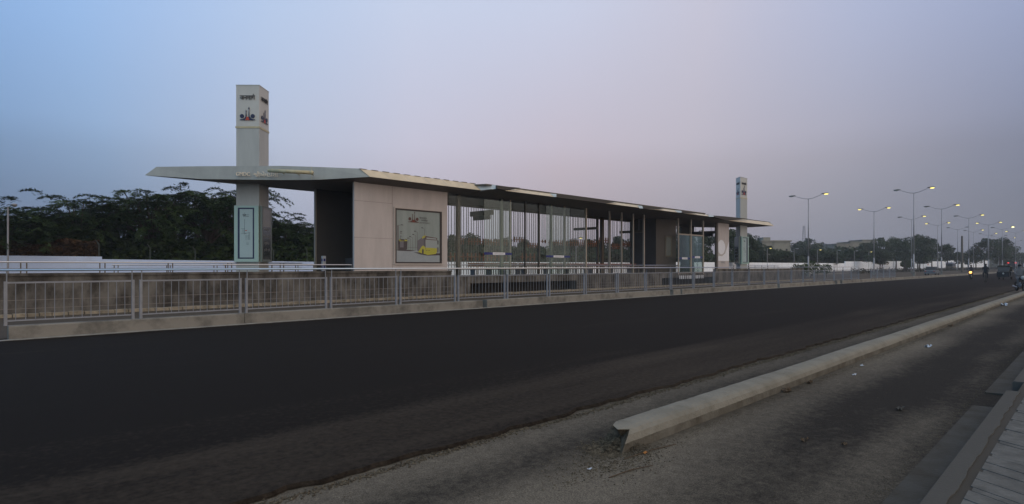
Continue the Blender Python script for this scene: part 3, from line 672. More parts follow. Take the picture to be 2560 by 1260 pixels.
# near-end fascia
fm = MB(); n = len(B)
for i in range(n-1):
    fm.slab([B[i], B[i+1], U[i+1], U[i]], (0.04*FWD.x, 0.04*FWD.y, 0))
fa = fm.build('end_fascia', M_fasc, ST)
mb = MB()
for i, (px, a, b) in enumerate([(503, 415.6, 447), (779, 416.8, 448.8)]): 
    p, q = PZ(px, b, 27.33), PZ(px, a, 27.36); w = RGT*0.012; mb.slab([p-w, p+w, q+w, q-w], FWD*0.004)
mb.build('seam', M_cream, fa)
mb = MB(); put_text(mb, 'GMDC', PZ(591, 440, 27.30), RGT, (0,0,1), 34*27.3/F_PX, 0.05, height=9.5*27.3/F_PX, lift=0.0)
put_text(mb, 'જીએમડીસી', PZ(635, 442, 27.30), RGT, (0,0,1), 60*27.3/F_PX, 0.05, height=13*27.3/F_PX, lift=0.0); mb.build('lettering', M_letter, fa)
mb = MB(); a, b = PZ(673, 426.5, 26.95), PZ(779, 431.5, 26.75); mb.tube(a, b, 0.085, n=12); mb.ball(a, .085); mb.ball(b, .10)
for k in (0.25, 0.6, 0.95): p = a.lerp(b, k); mb.tube(p, p+FWD*0.6-Vector((0,0,0.05)), 0.02, n=6)
for k in (0.08, 0.25, 0.43): p = a.lerp(b, k); mb.tube(p-RGT*0.008, p+RGT*0.008, 0.093, n=12)
mb.build('light_tube', M_cream, ST, True)
# same fascia at the far end, turned half round
fm = MB()
for i in range(n-1):
    P_ = [rot(B[i]), rot(B[i+1]), rot(U[i+1]), rot(U[i])]; fm.slab(P_, (-0.04*FWD.x, -0.04*FWD.y, 0))
fm.build('end_fascia', M_fasc, ST)
# soffit: strips between near edge, inner flat and back edge
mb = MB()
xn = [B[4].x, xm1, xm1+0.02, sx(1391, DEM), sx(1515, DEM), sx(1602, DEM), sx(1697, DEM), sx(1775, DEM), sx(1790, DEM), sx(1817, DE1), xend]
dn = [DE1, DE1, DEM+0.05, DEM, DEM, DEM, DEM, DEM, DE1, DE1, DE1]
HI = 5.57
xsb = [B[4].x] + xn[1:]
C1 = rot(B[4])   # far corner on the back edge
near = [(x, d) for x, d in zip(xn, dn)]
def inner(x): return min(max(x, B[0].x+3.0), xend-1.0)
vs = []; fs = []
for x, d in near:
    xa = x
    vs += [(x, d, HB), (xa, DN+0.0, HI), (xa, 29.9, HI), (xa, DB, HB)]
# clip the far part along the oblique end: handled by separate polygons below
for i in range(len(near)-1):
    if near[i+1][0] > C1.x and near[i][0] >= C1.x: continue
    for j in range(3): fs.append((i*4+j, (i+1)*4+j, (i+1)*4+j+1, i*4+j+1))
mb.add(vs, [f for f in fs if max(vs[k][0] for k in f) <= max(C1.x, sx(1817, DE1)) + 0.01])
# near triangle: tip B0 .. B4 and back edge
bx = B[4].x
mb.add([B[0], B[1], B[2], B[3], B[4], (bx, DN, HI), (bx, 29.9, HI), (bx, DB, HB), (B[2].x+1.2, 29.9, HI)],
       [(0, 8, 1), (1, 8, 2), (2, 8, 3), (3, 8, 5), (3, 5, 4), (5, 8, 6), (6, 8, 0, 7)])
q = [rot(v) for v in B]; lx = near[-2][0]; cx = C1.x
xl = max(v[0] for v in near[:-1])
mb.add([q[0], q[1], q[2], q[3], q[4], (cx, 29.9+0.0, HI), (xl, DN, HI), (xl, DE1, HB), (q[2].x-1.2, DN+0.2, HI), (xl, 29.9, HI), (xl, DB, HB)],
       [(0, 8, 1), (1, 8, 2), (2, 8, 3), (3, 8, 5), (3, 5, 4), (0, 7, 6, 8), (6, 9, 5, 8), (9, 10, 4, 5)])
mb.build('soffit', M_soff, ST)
# roof top and back edge
mb = MB(); tops = [U[0], U[1], U[2], U[3], U[4]]
pl = [(v.x, v.y) for v in tops] + [(xm1-0.3, DE1+0.35), (xm1, DEM+0.4), (sx(1775, DEM), DEM+0.4), (sx(1790, DEM), DE1+0.35), (xend-0.6, DE1+0.35)] + [(rot(v).x, rot(v).y) for v in tops[1:]] + [(rot(U[4]).x, DB-0.05)] + [(B[0].x+0.5, DB-0.05)]
mb.plan(pl, 5.98, 6.06); mb.build('roof_sheet', M_rooft, ST)
mb = MB(); mb.add([(B[0].x+0.1, DB, HB), (C1.x, DB, HB), (C1.x, DB-0.05, 6.0), (B[0].x+0.5, DB-0.05, 6.0)], [(0,1,2,3)]); mb.build('back_fascia', M_tan, ST)
# near eave fascia lengths (tan), pale cap pieces and the dark turned-up sheets between them
FT = [(925, 1203, 900, 1190, DE1, 460.0), (1262, 1385, 1289, 1376, DEM, 484), (1515, 1602, 1537, 1597, DEM, 513.5), (1623, 1697, 1643, 1690, DEM, 526), (1709, 1775, 1740, 1771, DEM, 537.3), (1817, 1935, 1853, 1925, DE1, 555.5)]
for b0, b1, t0, t1, d, ty in FT:
    dt = d + 0.34; ht = at(t1, ty, dt).z
    p = [Vector((sx(b0, d), d, HB)), Vector((sx(b1, d), d, HB)), Vector((sx(t1, dt), dt, ht)), Vector((sx(t0, dt), dt, ht))]
    if b0 == 1817: p[2] = at(1925, 556, dt); p[3] = at(1850, 547.5, dt)
    mb = MB(); mb.slab(p, (0, 0.03, 0.0)); o = mb.build('eave_fascia', M_tan, ST)
    mb = MB()
    k = int((p[1].x-p[0].x)/1.15)
    if k > 1:
        for i in range(1, k):
            f = i/k; u0 = p[0].lerp(p[1], f); u1 = p[3].lerp(p[2], f); w = Vector((0.014, 0, 0)); mb.slab([u0-w, u0+w, u1+w, u1-w], (0, -0.004, 0))
        mb.build('seam', mat('fascia_seam', (0.60, 0.56, 0.50), 0.5), o)
    mb = MB(); x = p[3].x
    while x < p[2].x - 0.3:
        mb.box(x, x+0.34, dt-0.02, dt+0.2, ht-0.005, ht+RNG.uniform(0.015, 0.035)); x += 0.62
    mb.build('sheet_edge', M_rooft, o)
z1p = at(1203, 475.5, DE1); zc = CA*z1p.x + SA*z1p.y
mb = MB(); mb.slab([PZ(1203, 475.5, zc), PZ(1242.5, 472, zc), PZ(1242.5, 463, zc), PZ(1186, 460, zc+0.05)], FWD*0.05); mb.build('eave_cap', M_capf, ST)
for pts_ in [[(1385,492.3),(1391,492.3),(1391,485),(1376,484)], [(1599,521),(1608,521),(1605,514.5),(1594,513.6)], [(1694,531),(1705,531.5),(1703,527),(1687,525.5)], [(1773,542),(1785,542),(1783,538.8),(1769,537.2)]]:
    q0 = at(pts_[0][0], pts_[0][1], DEM); zc = CA*q0.x+SA*q0.y; mb = MB(); mb.slab([PZ(a, b, zc) for a, b in pts_], FWD*0.05); mb.build('eave_cap', M_capf, ST)
for pts_ in [[(1243,463),(1250,464.8),(1302,469.5),(1262,474.5),(1243,472)], [(1391,486),(1430,488),(1545,504.5),(1515,508.5),(1391,493)], [(1605,514.5),(1650,518.5),(1660,522),(1623,524),(1608,521)], [(1703,527),(1740,530.5),(1745,533),(1709,533.5),(1705,531)], [(1783,538.7),(1810,540.5),(1872,547),(1817,551.5),(1785,542)]]:
    mb = MB(); mb.slab([at(a, b, DEM+0.02 if a < 1780 else DE1) for a, b in pts_], (0, 0.12, 0)); mb.build('turned_up_sheet', M_upsheet, ST)

# ramp railings ------------------------------------------------------
def ramp_rail(x0, x1, d, hr, hp, hb, step, label, post_pairs=True, m=M_post):
    t = thing('ramp_railing', label, 'railing', (x0, d, 0.9))
    mb = MB(); mb.tube((x0, d, hr), (x1, d, hr), 0.028, n=8); mb.build('top_rail', M_rail, t)
    mb = MB(); mb.box(x0, x1, d-0.012, d+0.012, hp-0.015, hp+0.015); mb.build('mid_rail', M_steel, t)
    x = x0 + 0.1
    while x < x1:
        mb = MB(); mb.box(x-0.02, x+0.02, d-0.015, d+0.015, hb, hr-0.03)
        if post_pairs and x+0.2 < x1: mb.box(x+0.16, x+0.20, d-0.015, d+0.015, hb, hr-0.03)
        mb.build('post', m, t); x += step
    return t
xa = sx(43, 29.65)
ramp_rail(xa-2.55*2, s_w0-0.4, 29.60, 1.75, 1.50, 1.0, 2.55, 'dark railing with paired posts along the back edge of the left ramp')
ramp_rail(sx(560, DN), s_w0-0.05, DN+0.12, 1.655, 1.50, PL_TOP, 1.9, 'steel rail on the plinth edge in front of the near pylon', False)
ramp_rail(s_w1+0.05, s_c1, DN+0.42, 1.665, 1.40, FLOOR, 2.4, 'steel rail running along the inside of the station glass', False, M_mull)
ramp_rail(s_e1+0.3, sx(1958, DN), DN+0.5, 1.665, 1.52, FLOOR, 1.7, 'steel rail on the ramp beyond the far pylon', False)
ramp_rail(sx(280, 38), sx(790, 38), 38.0, 1.66, 1.42, 0.25, 2.55, 'dark fence railing on the kerb behind the near pylon', True)

# benches inside -------------------------------------------------------
def bench(x0, x1, d, label):
    t = thing('bench', label, 'bench', (x0, d, FLOOR), 'brown benches inside the station')
    mb = MB(); mb.bbox(x0, x1, d+0.22, d+0.27, FLOOR+0.55, FLOOR+0.78); mb.build('backrest', M_wood, t)
    mb = MB(); mb.bbox(x0, x1, d-0.25, d+0.16, FLOOR+0.38, FLOOR+0.44); mb.build('seat', M_wood, t)
    k = 4
    for i in range(k): x = x0+0.2+(x1-x0-0.4)*i/(k-1); mb = MB(); mb.box(x-0.03, x+0.03, d-0.2, d+0.2, FLOOR, FLOOR+0.375); mb.box(x-0.03, x+0.03, d+0.19, d+0.215, FLOOR+0.3, FLOOR+0.7); mb.build('leg', M_steel, t)
bench(sx(1176, 28), sx(1300, 28), 28.0, 'brown bench nearest the poster wall inside the station')
bench(sx(1303, 28), sx(1468, 28), 28.0, 'brown bench in the middle of the station behind the second door')
bench(sx(1472, 28), sx(1620, 28), 28.0, 'brown bench farthest along the station beside the cabin')

# hanging signs (run across the station) -------------------------------
def hang_sign(px, d0, d1, py, label, tiers=True, hgt=0.30):
    x = sx(px, d0); z = at(px, py, d0).z
    t = thing('hanging_sign', label, 'sign', (x, (d0+d1)/2, z), 'signs hung across the station')
    mb = MB(); mb.box(x-0.09, x+0.09, d0, d1, z-hgt, z); mb.build('sign_box', M_post, t)
    if tiers: mb = MB(); mb.box(x-0.06, x+0.06, d0+0.25, d1-0.25, z-hgt-0.26, z-hgt-0.002); mb.build('lower_box', M_inter, t)
    for y in (d0+0.4, d1-0.4): mb = MB(); mb.tube((x, y, z), (x, y, HI+0.02), 0.015, n=6); mb.build('hanger', M_steel, t)
hang_sign(1232, 26.2, 28.2, 524.5, 'dark two-tier sign hanging beside the poster wall')
hang_sign(1494, 26.2, 28.4, 567, 'thin dark sign box hanging in the middle of the station', False, 0.18)
hang_sign(1608, 26.2, 28.4, 575, 'thin dark sign box hanging just before the cabin', False, 0.2)
hang_sign(1788, 26.0, 28.4, 577, 'dark sign box hanging before the far end wall', True, 0.25)
# sign and counter inside the near entrance, turnstile totem
x = s_w0+0.9; t = thing('entrance_sign', 'small grey sign box mounted high inside the near entrance', 'sign', (x, DN+0.5, 4.3))
mb = MB(); mb.box(x-0.06, x+0.06, DN+0.2, DN+1.5, 4.18, 4.52); mb.build('sign_box', M_soff, t)
mb = MB(); mb.box(x-0.05, x+0.05, DN+0.3, DN+1.5, 4.56, 4.78); mb.build('upper_box', M_post, t)
t = thing('ticket_counter', 'dark ticket counter with a glass screen inside the near entrance', 'counter', (s_w0+1.3, DN+0.6, FLOOR))
mb = MB(); mb.bbox(s_w0+1.0, s_w0+1.6, DN+0.2, DN+2.6, FLOOR, FLOOR+1.0); mb.build('counter', mat('counter_grey', (0.05, 0.045, 0.045), 0.4), t)
mb = MB(); mb.box(s_w0+1.02, s_w0+1.06, DN+0.2, DN+1.0, FLOOR+1.02, FLOOR+2.2); mb.build('screen', mat('screen_green', (0.03, 0.045, 0.04), 0.15, spec=0.7), t)
mb = MB(); mb.box(s_w0+1.0, s_w0+1.08, DN+0.95, DN+1.0, FLOOR+1.0, FLOOR+2.24); mb.box(s_w0+1.0, s_w0+1.08, DN+0.2, DN+0.95, FLOOR+2.2, FLOOR+2.24); mb.build('screen_frame', M_mull, t)
p = PZ(809, 640, 29.5); t = thing('ticket_post', 'slim white ticket post with blue marks at the station entrance', 'ticket post', (p.x, p.y, FLOOR))
mb = MB(); mb.bbox(p.x-0.08, p.x+0.08, p.y-0.08, p.y+0.08, FLOOR, 2.1); mb.build('post', mat('post_white', (0.42, 0.42, 0.44), 0.4), t)
mb = MB()
for z in (1.3, 1.55, 1.9): mb.box(p.x-0.09, p.x-0.081, p.y-0.05, p.y+0.05, z-0.07, z+0.07); mb.box(p.x-0.05, p.x+0.05, p.y-0.09, p.y-0.081, z-0.07, z+0.07)
mb.build('blue_mark', M_blue, t)

# poster ------------------------------------------------------------------
def poster():
    y = DN-0.03; x0, x1 = sx(983.5, DN), sx(1105, DN); z0, z1 = at(1000, 661.5, DN).z, at(984, 517.0, DN).z
    W_, H_ = x1-x0, z1-z0
    t = thing('poster_frame', 'framed poster of a yellow bus on a street, mounted on the station wall', 'poster', (x0, y, z0))
    mb = MB(); f = 0.06
    mb.box(x0, x1, y-0.05, y, z0, z0+f); mb.box(x0, x1, y-0.05, y, z1-f, z1); mb.box(x0, x0+f, y-0.05, y, z0+f, z1-f); mb.box(x1-f, x1, y-0.05, y, z0+f, z1-f)
    mb.build('outer_frame', mat('frame_pale', (0.58, 0.51, 0.47), 0.45), t)
    g = 0.12; a0, a1, c0, c1 = x0+f+0.002, x1-f-0.002, z0+f+0.002, z1-f-0.002; mb = MB()
    for q in [(a0, a1, c0, c0+g*0.6), (a0, a1, c1-g*0.6, c1), (a0, a0+g*0.7, c0+g*0.6, c1-g*0.6), (a1-g, a1, c0+g*0.6, c1-g*0.6)]: mb.box(q[0], q[1], y-0.035, y-0.002, q[2], q[3])
    mb.build('inner_frame', M_frame, t)
    a0 += g*0.7; a1 -= g; c0 += g*0.6; c1 -= g*0.6; w, h = a1-a0, c1-c0
    mats = [M_postr, M_postg, M_posty, M_postd, M_postl, M_postw, mat('poster_brown', (0.085, 0.035, 0.03), 0.4), mat('poster_pale', (0.36, 0.40, 0.40), 0.4)]
    mb = MB()
    def poly(pts, mi, k): mb.slab([(a0+u*w, y-0.006-0.0012*k, c0+v*h) for u, v in pts], (0, 0.001, 0), mi)
    def ln(u0, v0, u1, v1, t_, mi=4, k=3):
        dx, dz = (u1-u0), (v1-v0)*h/w; L_ = math.hypot(dx, dz) or 1; nx, nz = -dz/L_*t_/2, dx/L_*t_/2*w/h
        poly([(u0-nx, v0-nz), (u1-nx, v1-nz), (u1+nx, v1+nz), (u0+nx, v0+nz)], mi, k)
    poly([(0,0),(1,0),(1,1),(0,1)], 0, 0)
    poly([(0,0),(1,0),(1,0.22),(0.45,0.235),(0,0.225)], 1, 1)
    poly([(0,.225),(.05,.215),(.3,.21),(.45,.222),(.3,.235),(.05,.24)], 3, 2)      # far bus ground shadow
    poly([(.38,.19),(.55,.15),(.7,.13),(1,.14),(1,.18),(.6,.19)], 3, 2)
    # left bus
    poly([(.05,.24),(.2,.23),(.24,.25),(.245,.4),(.24,.43),(.06,.43),(.04,.4)], 3, 3); poly([(.06,.40),(.24,.405),(.245,.43),(.06,.43)], 2, 4); poly([(.08,.28),(.16,.28),(.16,.40),(.08,.40)], 5, 4)
    poly([(.10,.41),(.18,.41),(.18,.44),(.10,.44)], 3, 5)
    # right bus: side, front, windscreen, roof board, bumper
    poly([(.47,.22),(.66,.16),(.66,.52),(.60,.50),(.47,.42)], 5, 3); poly([(.58,.46),(.66,.50),(.66,.54),(.58,.50)], 2, 4)
    poly([(.47,.20),(.5,.215),(.56,.30),(.6,.33),(.65,.30),(.66,.155),(.60,.165),(.5,.195)], 2, 5)
    poly([(.655,.16),(.70,.14),(.90,.165),(.93,.2),(.93,.28),(.66,.29)], 2, 5)
    poly([(.66,.285),(.93,.275),(.93,.50),(.66,.51)], 7, 4)
    poly([(.655,.45),(.93,.44),(.935,.49),(.65,.52)], 6, 5); poly([(.68,.462),(.915,.453),(.915,.48),(.68,.495)], 7, 6)
    poly([(.58,.15),(.61,.15),(.615,.24),(.595,.27),(.575,.24)], 3, 6)
    for i in range(3): poly([(.675+i*.035,.225),(.69+i*.035,.225),(.69+i*.035,.24),(.675+i*.035,.24)], 3, 6)
    poly([(.945,.36),(.965,.36),(.97,.43),(.94,.45)], 3, 5); poly([(.93,.2),(.97,.19),(.97,.3),(.93,.3)], 5, 4)
    # street lamps receding
    for u, v in [(.635,.66),(.47,.585),(.43,.52),(.36,.475),(.315,.445),(.27,.42)]:
        ln(u, .235, u, v, .008 if v > .5 else .005); ln(u, v, u-.045, v+.02, .006); poly([(u-.075,v+.012),(u-.04,v+.012),(u-.04,v+.028),(u-.075,v+.028)], 3, 4)
    ln(.035, .23, .035, .7, .03, 4); ln(.03, .70, .12, .715, .007); poly([(.10,.707),(.155,.707),(.14,.722),(.1,.722)], 3, 4)
    for i, v in enumerate([.58,.55,.49,.455,.43,.41]): poly([(.085-.004*i,v),(.125-.006*i,v),(.125-.006*i,v+.012),(.085-.004*i,v+.012)], 3, 4)
    ln(.25,.285,.47,.285,.005)
    mb.build('printed_picture', mats, t)
    mb = MB(); put_logo(mb, (a0+0.38*w, y-0.012, c0+0.775*h), (1,0,0), (0,0,1), 0.235*w, 0, 1, th=0.002)
    mb.build('logo', [mats[6], mat('logo_maroon', (0.13, 0.03, 0.02), 0.4)], t)
    mb = MB(); xx = a0+0.515*w
    put_text(mb, 'જનમાર્ગ', (xx, y-0.012, c0+.845*h), (1,0,0), (0,0,1), .17*w, .002, height=.045*h)
    put_text(mb, 'जनमार्ग', (xx+.04*w, y-0.012, c0+.80*h), (1,0,0), (0,0,1), .15*w, .002, height=.04*h)
    put_text(mb, 'JANMARG', (xx, y-0.012, c0+.762*h), (1,0,0), (0,0,1), .235*w, .002, height=.028*h)
    mb.build('lettering', mats[3], t)
poster()

# ================================================================== PYLONS
def pylon(near, label):
    Lg = 1.12
    if near:
        Bp = PZ(648, HY, 28.7); Ap = PZ(590.5, HY, 28.7); Cp = Bp + FWD*Lg; pts = [Ap, Bp, Cp]
        faces = [(Ap, Bp), (Bp, Cp)]
    else:
        Cp = PZ(1850.8, HY, 58.2); Bp = Cp + FWD*Lg; Ap = Cp + Vector((Lg*1.414, 0, 0)); pts = [Bp, Cp, Ap]
        faces = [(Bp, Cp), (Cp, Ap)]
    xy = [(p.x, p.y) for p in pts]; cen = sum(pts, Vector())/3
    t = thing('sign_pylon', label, 'sign pylon', (cen.x, cen.y, FLOOR))
    def ins(k): return [(cen.x+(a-cen.x)*k, cen.y+(b-cen.y)*k) for a, b in xy]
    zr = 8.25
    mb = MB(); mb.plan(xy, FLOOR-0.4, zr); mb.build('shaft', M_pylon, t)
    mb = MB(); mb.plan(ins(1.005), zr+0.09, 10.30); hd = mb.build('sign_head', M_pyltop, t)
    mb = MB(); mb.plan(ins(1.05), zr, zr+0.09); mb.build('trim_band', M_cream, t)
    mb = MB(); mb.plan(ins(1.03), 10.30, 10.345); mb.build('cap', M_pylon, t)
    up = Vector((0,0,1)); k = 0
    for (p, q) in faces:
        r = (q-p).normalized(); Lf = (q-p).length; nrm = r.cross(up); o = Vector((p.x, p.y, 0)); base = o + nrm*0.012
        mb = MB(); put_logo(mb, base + r*(Lf*0.5) + up*8.63, r, up, Lf*0.66, 0, 1, th=0.02); mb.build('logo', [M_navy, M_red], hd)
        mb = MB(); put_text(mb, 'जनमाग', base + r*(Lf*0.17) + up*9.62, r, up, Lf*0.66, 0.03, height=0.20, lift=0.004)
        # the hook over the last letter
        hk = base + r*(Lf*0.79) + up*9.80 + nrm*0.01
        mb.path([hk, hk - r*0.05 + up*0.03, hk - r*0.06 + up*0.07, hk - r*0.015 + up*0.095], 0.013, 6); mb.build('lettering', M_ink, hd)
    # glass cases low down
    z0, z1 = 1.80, 4.50
    for i, (p, q) in enumerate(faces):
        r = (q-p).normalized(); Lf = (q-p).length; nrm = r.cross(up); o = Vector((p.x, p.y, 0))
        pale = (i == 0) if near else (i == 1)
        a, b = o + nrm*0.05 - r*0.03, o + r*(Lf+0.03) + nrm*0.05
        mb = MB(); mb.slab([a+up*z0, b+up*z0, b+up*z1, a+up*z1], nrm*0.10); c_ = mb.build('map_case', M_case if pale else mat('case_grey', (0.13, 0.16, 0.15), 0.3), t)
        a2, b2 = o + nrm*0.151 + r*(Lf*0.13), o + nrm*0.151 + r*(Lf*0.84)
        if pale:
            mb = MB(); mb.slab([a2+up*(z0+.15), b2+up*(z0+.15), b2+up*(z1-.1), a2+up*(z1-.1)], nrm*0.004); mb.build('map_border', M_navy, c_)
            a3, b3 = o + nrm*0.156 + r*(Lf*0.215), o + nrm*0.156 + r*(Lf*0.78)
            if not near: a3, b3 = o + nrm*0.156 + r*(Lf*0.13), o + nrm*0.156 + r*(Lf*0.66)
            mb = MB(); mb.slab([a3+up*(z0+.21), b3+up*(z0+.21), b3+up*(z1-.17), a3+up*(z1-.17)], nrm*0.004); mb.build('map_sheet', M_map, c_)
            mb = MB(); w = (b3-a3).length; e = a3 + nrm*0.005
            def L2(u0, v0, u1, v1, th=0.010):
                P0 = e + r*(u0*w) + up*(z0+.21+v0*2.3); P1 = e + r*(u1*w) + up*(z0+.21+v1*2.3); d = (P1-P0).normalized(); s_ = d.cross(nrm)*th/2
                mb.slab([P0-s_, P1-s_, P1+s_, P0+s_], nrm*0.003)
            L2(.38,.80,.38,.48); L2(.1,.60,.4,.60); L2(.1,.50,.5,.50); L2(.38,.50,.80,.52); L2(.78,.52,.78,.37); L2(.70,.52,.70,.37,.006)
            for v in (.58,.56,.54,.52): L2(.2,v,.38,v,.006)
            for v in (.46,.44,.42,.40,.37): L2(.42,v,.74,v,.006)
            for v in (.32,.29,.27): L2(.5,v,.72,v,.008)
            put_logo(mb, e + r*(w*.36) + up*(z0+.21+.875*2.3), r, up, w*.26, 0, 0, lift=0.001, th=0.003)
            put_text(mb, 'જનમાર્ગ', e + r*(w*.5) + up*(z0+.21+.88*2.3), r, up, w*.22, 0.003, lift=0.001); put_text(mb, 'JANMARG', e + r*(w*.27) + up*(z0+.21+.845*2.3), r, up, w*.42, 0.003, lift=0.001)
            mb.build('map_drawing', M_ink, c_)
            mb = MB(); P0 = e + r*(w*.42) + up*(z0+.21+.555*2.3); mb.slab([P0, P0+r*.09, P0+r*.09+up*.035, P0+up*.035], nrm*0.004); mb.build('red_mark', M_red, c_)
        else:
            a2, b2 = o + nrm*0.151 + r*(Lf*0.08), o + nrm*0.151 + r*(Lf*0.88)
            mb = MB(); mb.slab([a2+up*(z0+.12), b2+up*(z0+.12), b2+up*(z1-1.0), a2+up*(z1-1.0)], nrm*0.004, 0)
            mb.slab([a2+up*(z1-1.0), b2+up*(z1-1.0), b2+up*(z1-.1), a2+up*(z1-.1)], nrm*0.004, 1); mb.build('dark_glass', [M_dglass, mat('case_upper', (0.20, 0.195, 0.18), 0.2, spec=0.6)], c_)
            mb = MB(); w = (b2-a2).length
            for z, tx in ((3.28,'જનમાર્ગ'),(2.95,'આપનું'),(2.60,'સ્વાગત'),(2.32,'કરે છે')): put_text(mb, tx, a2 + r*(w*.12) + up*z + nrm*.005, r, up, w*.72, 0.003, height=0.17, lift=0.001)
            mb.build('lettering', M_greytxt, c_)
pylon(True, 'tall white triangular sign pylon rising through the near end of the station roof')
pylon(False, 'tall white triangular sign pylon at the far end of the station')

# ================================================================== STREET LAMPS
ACR = Vector((0, 1, 0))
def tall_lamp(name, label, l_lit, r_lit, bright=False):
    t = thing(name, label, 'street lamp', (0, 0, 0), 'tall two-armed lamps along the road')
    mb = MB(); mb.tube((0,0,0), (0,0,3), 0.11, 0.09, 10); mb.tube((0,0,3), (0,0,11.3), 0.085, 0.05, 10); mb.build('pole', M_lampm, t, True)
    mb = MB(); mb.box(-0.16, 0.16, -0.16, 0.16, 0.05, 0.55); mb.build('base_box', M_kerb, t)
    for sgn, lit in ((1, l_lit), (-1, r_lit)):
        mb = MB(); mb.path([(0,0,11.25), (0,sgn*0.6,11.35), (0,sgn*1.6,11.75)], [0.045,0.035,0.03], 8); mb.build('arm', M_lampm, t)
        mb = MB(); mb.ball((0,sgn*2.0,11.86), 0.16, 0.48, 0.10, 10, 6); h = mb.build('lamp_head', M_head, t, True); 
        mb = MB(); mb.ball((0,sgn*2.12,11.79), 0.14, 0.28, 0.09, 10, 6); mb.build('lens', (M_lit2 if bright and sgn == -1 else M_lit) if lit else M_off, h, True)
    return t
KR = {}
for key in ((0,1),(1,1),(0,0)): KR[key] = None
def place_tall(px, hpx, d, l_lit, r_lit, label, bright=False):
    x = sx(px, d); z = CA*x + SA*d; H = hpx*z/F_PX + EYE; key = (l_lit, r_lit, bright)
    if KR.get(key) is None: t = tall_lamp('street_lamp', label, l_lit, r_lit, bright); KR[key] = t
    else: t = copy_tree(KR[key], label=label)
    t.location = (x, d, 0.2); k = (H-0.2)/11.3; t.scale = (1, 1, k); return t
rowA = [(2284.5,183,0,1),(2354,143,0,1),(2422,120,0,1),(2472,103,1,1),(2506,92,0,1),(2539,83,1,1)]
for i, (px, h, a, b) in enumerate(rowA): place_tall(px, h, 18.6, a, b, 'tall two-armed street lamp in the row nearest the road, %s from the left' % ORD[i], bright=(px == 2506))
rowB = [(2021,168.4,0,1),(2185,136.5,1,1),(2279,117,0,1),(2344,102,1,1),(2394,91.5,0,0),(2434,85,0,1),(2470,77,0,1),(2497,72,0,0),(2520,67,0,1),(2538,60,0,0),(2551,55,0,1)]
for i, (px, h, a, b) in enumerate(rowB): place_tall(px, h, 27.0, a, b, 'tall two-armed street lamp in the row beyond the station, %s from the left' % ORD[i])
def small_lamp(label, lit):
    t = thing('path_lamp', label, 'street lamp', (0,0,0), 'short lamps before the white wall')
    mb = MB(); mb.tube((0,0,0), (0,0,5.35), 0.06, 0.05, 8); mb.build('pole', M_lampm, t)
    mb = MB(); mb.tube((0,0,5.3), (0.15,-0.35,5.42), 0.03, n=6); mb.build('arm', M_lampm, t)
    mb = MB(); mb.ball((0.25,-0.6,5.45), 0.20, 0.42, 0.09, 10, 6); h = mb.build('lamp_head', M_head if lit else M_lampm, t, True)
    mb = MB(); mb.ball((0.27,-0.62,5.38), 0.14, 0.26, 0.07, 10, 6); mb.build('lens', M_lit if lit else M_off, h, True)
    return t
SP = {}
smalls = [(3.656,0,150),(7.605,1,70),(8.757,1,60.5),(9.88,0,55),(11.95,1,44.5),(12.99,0,43),(14.06,1,40.5),(15.1,0,38.5),(16.15,0,37.5),(17.15,1,35.5),(18.18,0,34),(19.19,0,33.5),(20.2,0,32.5),(22.4,1,31),(23.5,1,30.5),(24.5,0,29.5),(25.6,0,29),(26.6,1,28.5),(27.7,0,28),(28.7,0,28)]
for i, (k, lit, hp) in enumerate(smalls):
    px = 2755 - 1/(k*1e-4); lb = 'short single-headed %s lamp before the white wall, %s from the left' % ('lit' if lit else 'unlit', ORD[i])
    if i == 0: lb = 'short unlit lamp on a pale pole at the left edge of the photo'
    if lit not in SP: SP[lit] = t = small_lamp(lb, lit)
    else: t = copy_tree(SP[lit], label=lb)
    x = sx(px, 52.0); z = CA*x+SA*52; t.location = (x, 52.0, 0.1); t.scale = (1, 1, (hp*z/F_PX+EYE-0.1)/5.4)

# ================================================================== BOUNDARY WALLS
M_wallb = mat('white_wall_dim_light', (0.50, 0.60, 0.82), 0.8, col2=(0.44, 0.51, 0.66), scale=0.8, contrast=(0.5, 0.8), stretch=(1, 1, 0.5))  # white wall with the left side's dimmer, bluer light put into its colour
def bwall(x0, x1, d, h0, h1, label, name='boundary_wall', d1=None):
    d1 = d if d1 is None else d1; mb = MB()
    mb.add([(x0,d,0.1),(x1,d1,0.1),(x1,d1,h1),(x0,d,h0),(x0,d+.25,0.1),(x1,d1+.25,0.1),(x1,d1+.25,h1),(x0,d+.25,h0)], [(0,1,2,3),(5,4,7,6),(3,2,6,7),(0,3,7,4),(1,5,6,2)])
    return tag(mb.build(name, M_wallb if x0 < 20 else M_wallw), label, 'wall')
DW = 54.0
bwall(sx(-120, DW), sx(255, DW), DW, at(0, 638.5, DW).z, at(255, 641.5, DW).z, 'taller white painted wall under the dry creeper at the left')
bwall(sx(255, DW)+.01, sx(800, DW), DW, at(255, 648, DW).z, at(790, 654.5, DW).z, 'low white boundary wall behind the near pylon')
bwall(sx(800, DW)+.01, sx(1690, DW), DW, 2.05, 2.2, 'white boundary wall seen through the station glass')
bwall(sx(1690, DW)+.01, sx(2112, DW), DW, at(1800, 656, DW).z, at(2100, 658, DW).z, 'low white wall between the far pylon and the taller white wall')
bwall(sx(2113, DW), sx(2262, DW), DW, at(2114, 653.5, DW).z, at(2262, 653, DW).z, 'taller white wall to the right of the low wall, before the dark shrub')
bwall(sx(2272, DW), sx(2370, DW), DW, at(2272, 654, DW).z, at(2370, 653, DW).z, 'white wall past the dark shrub with a red patch on it')
bwall(sx(2371, DW), sx(2470, DW), DW, at(2372, 649.5, DW).z, at(2470, 652, DW).z, 'tallest white wall at the far right behind the lamps')
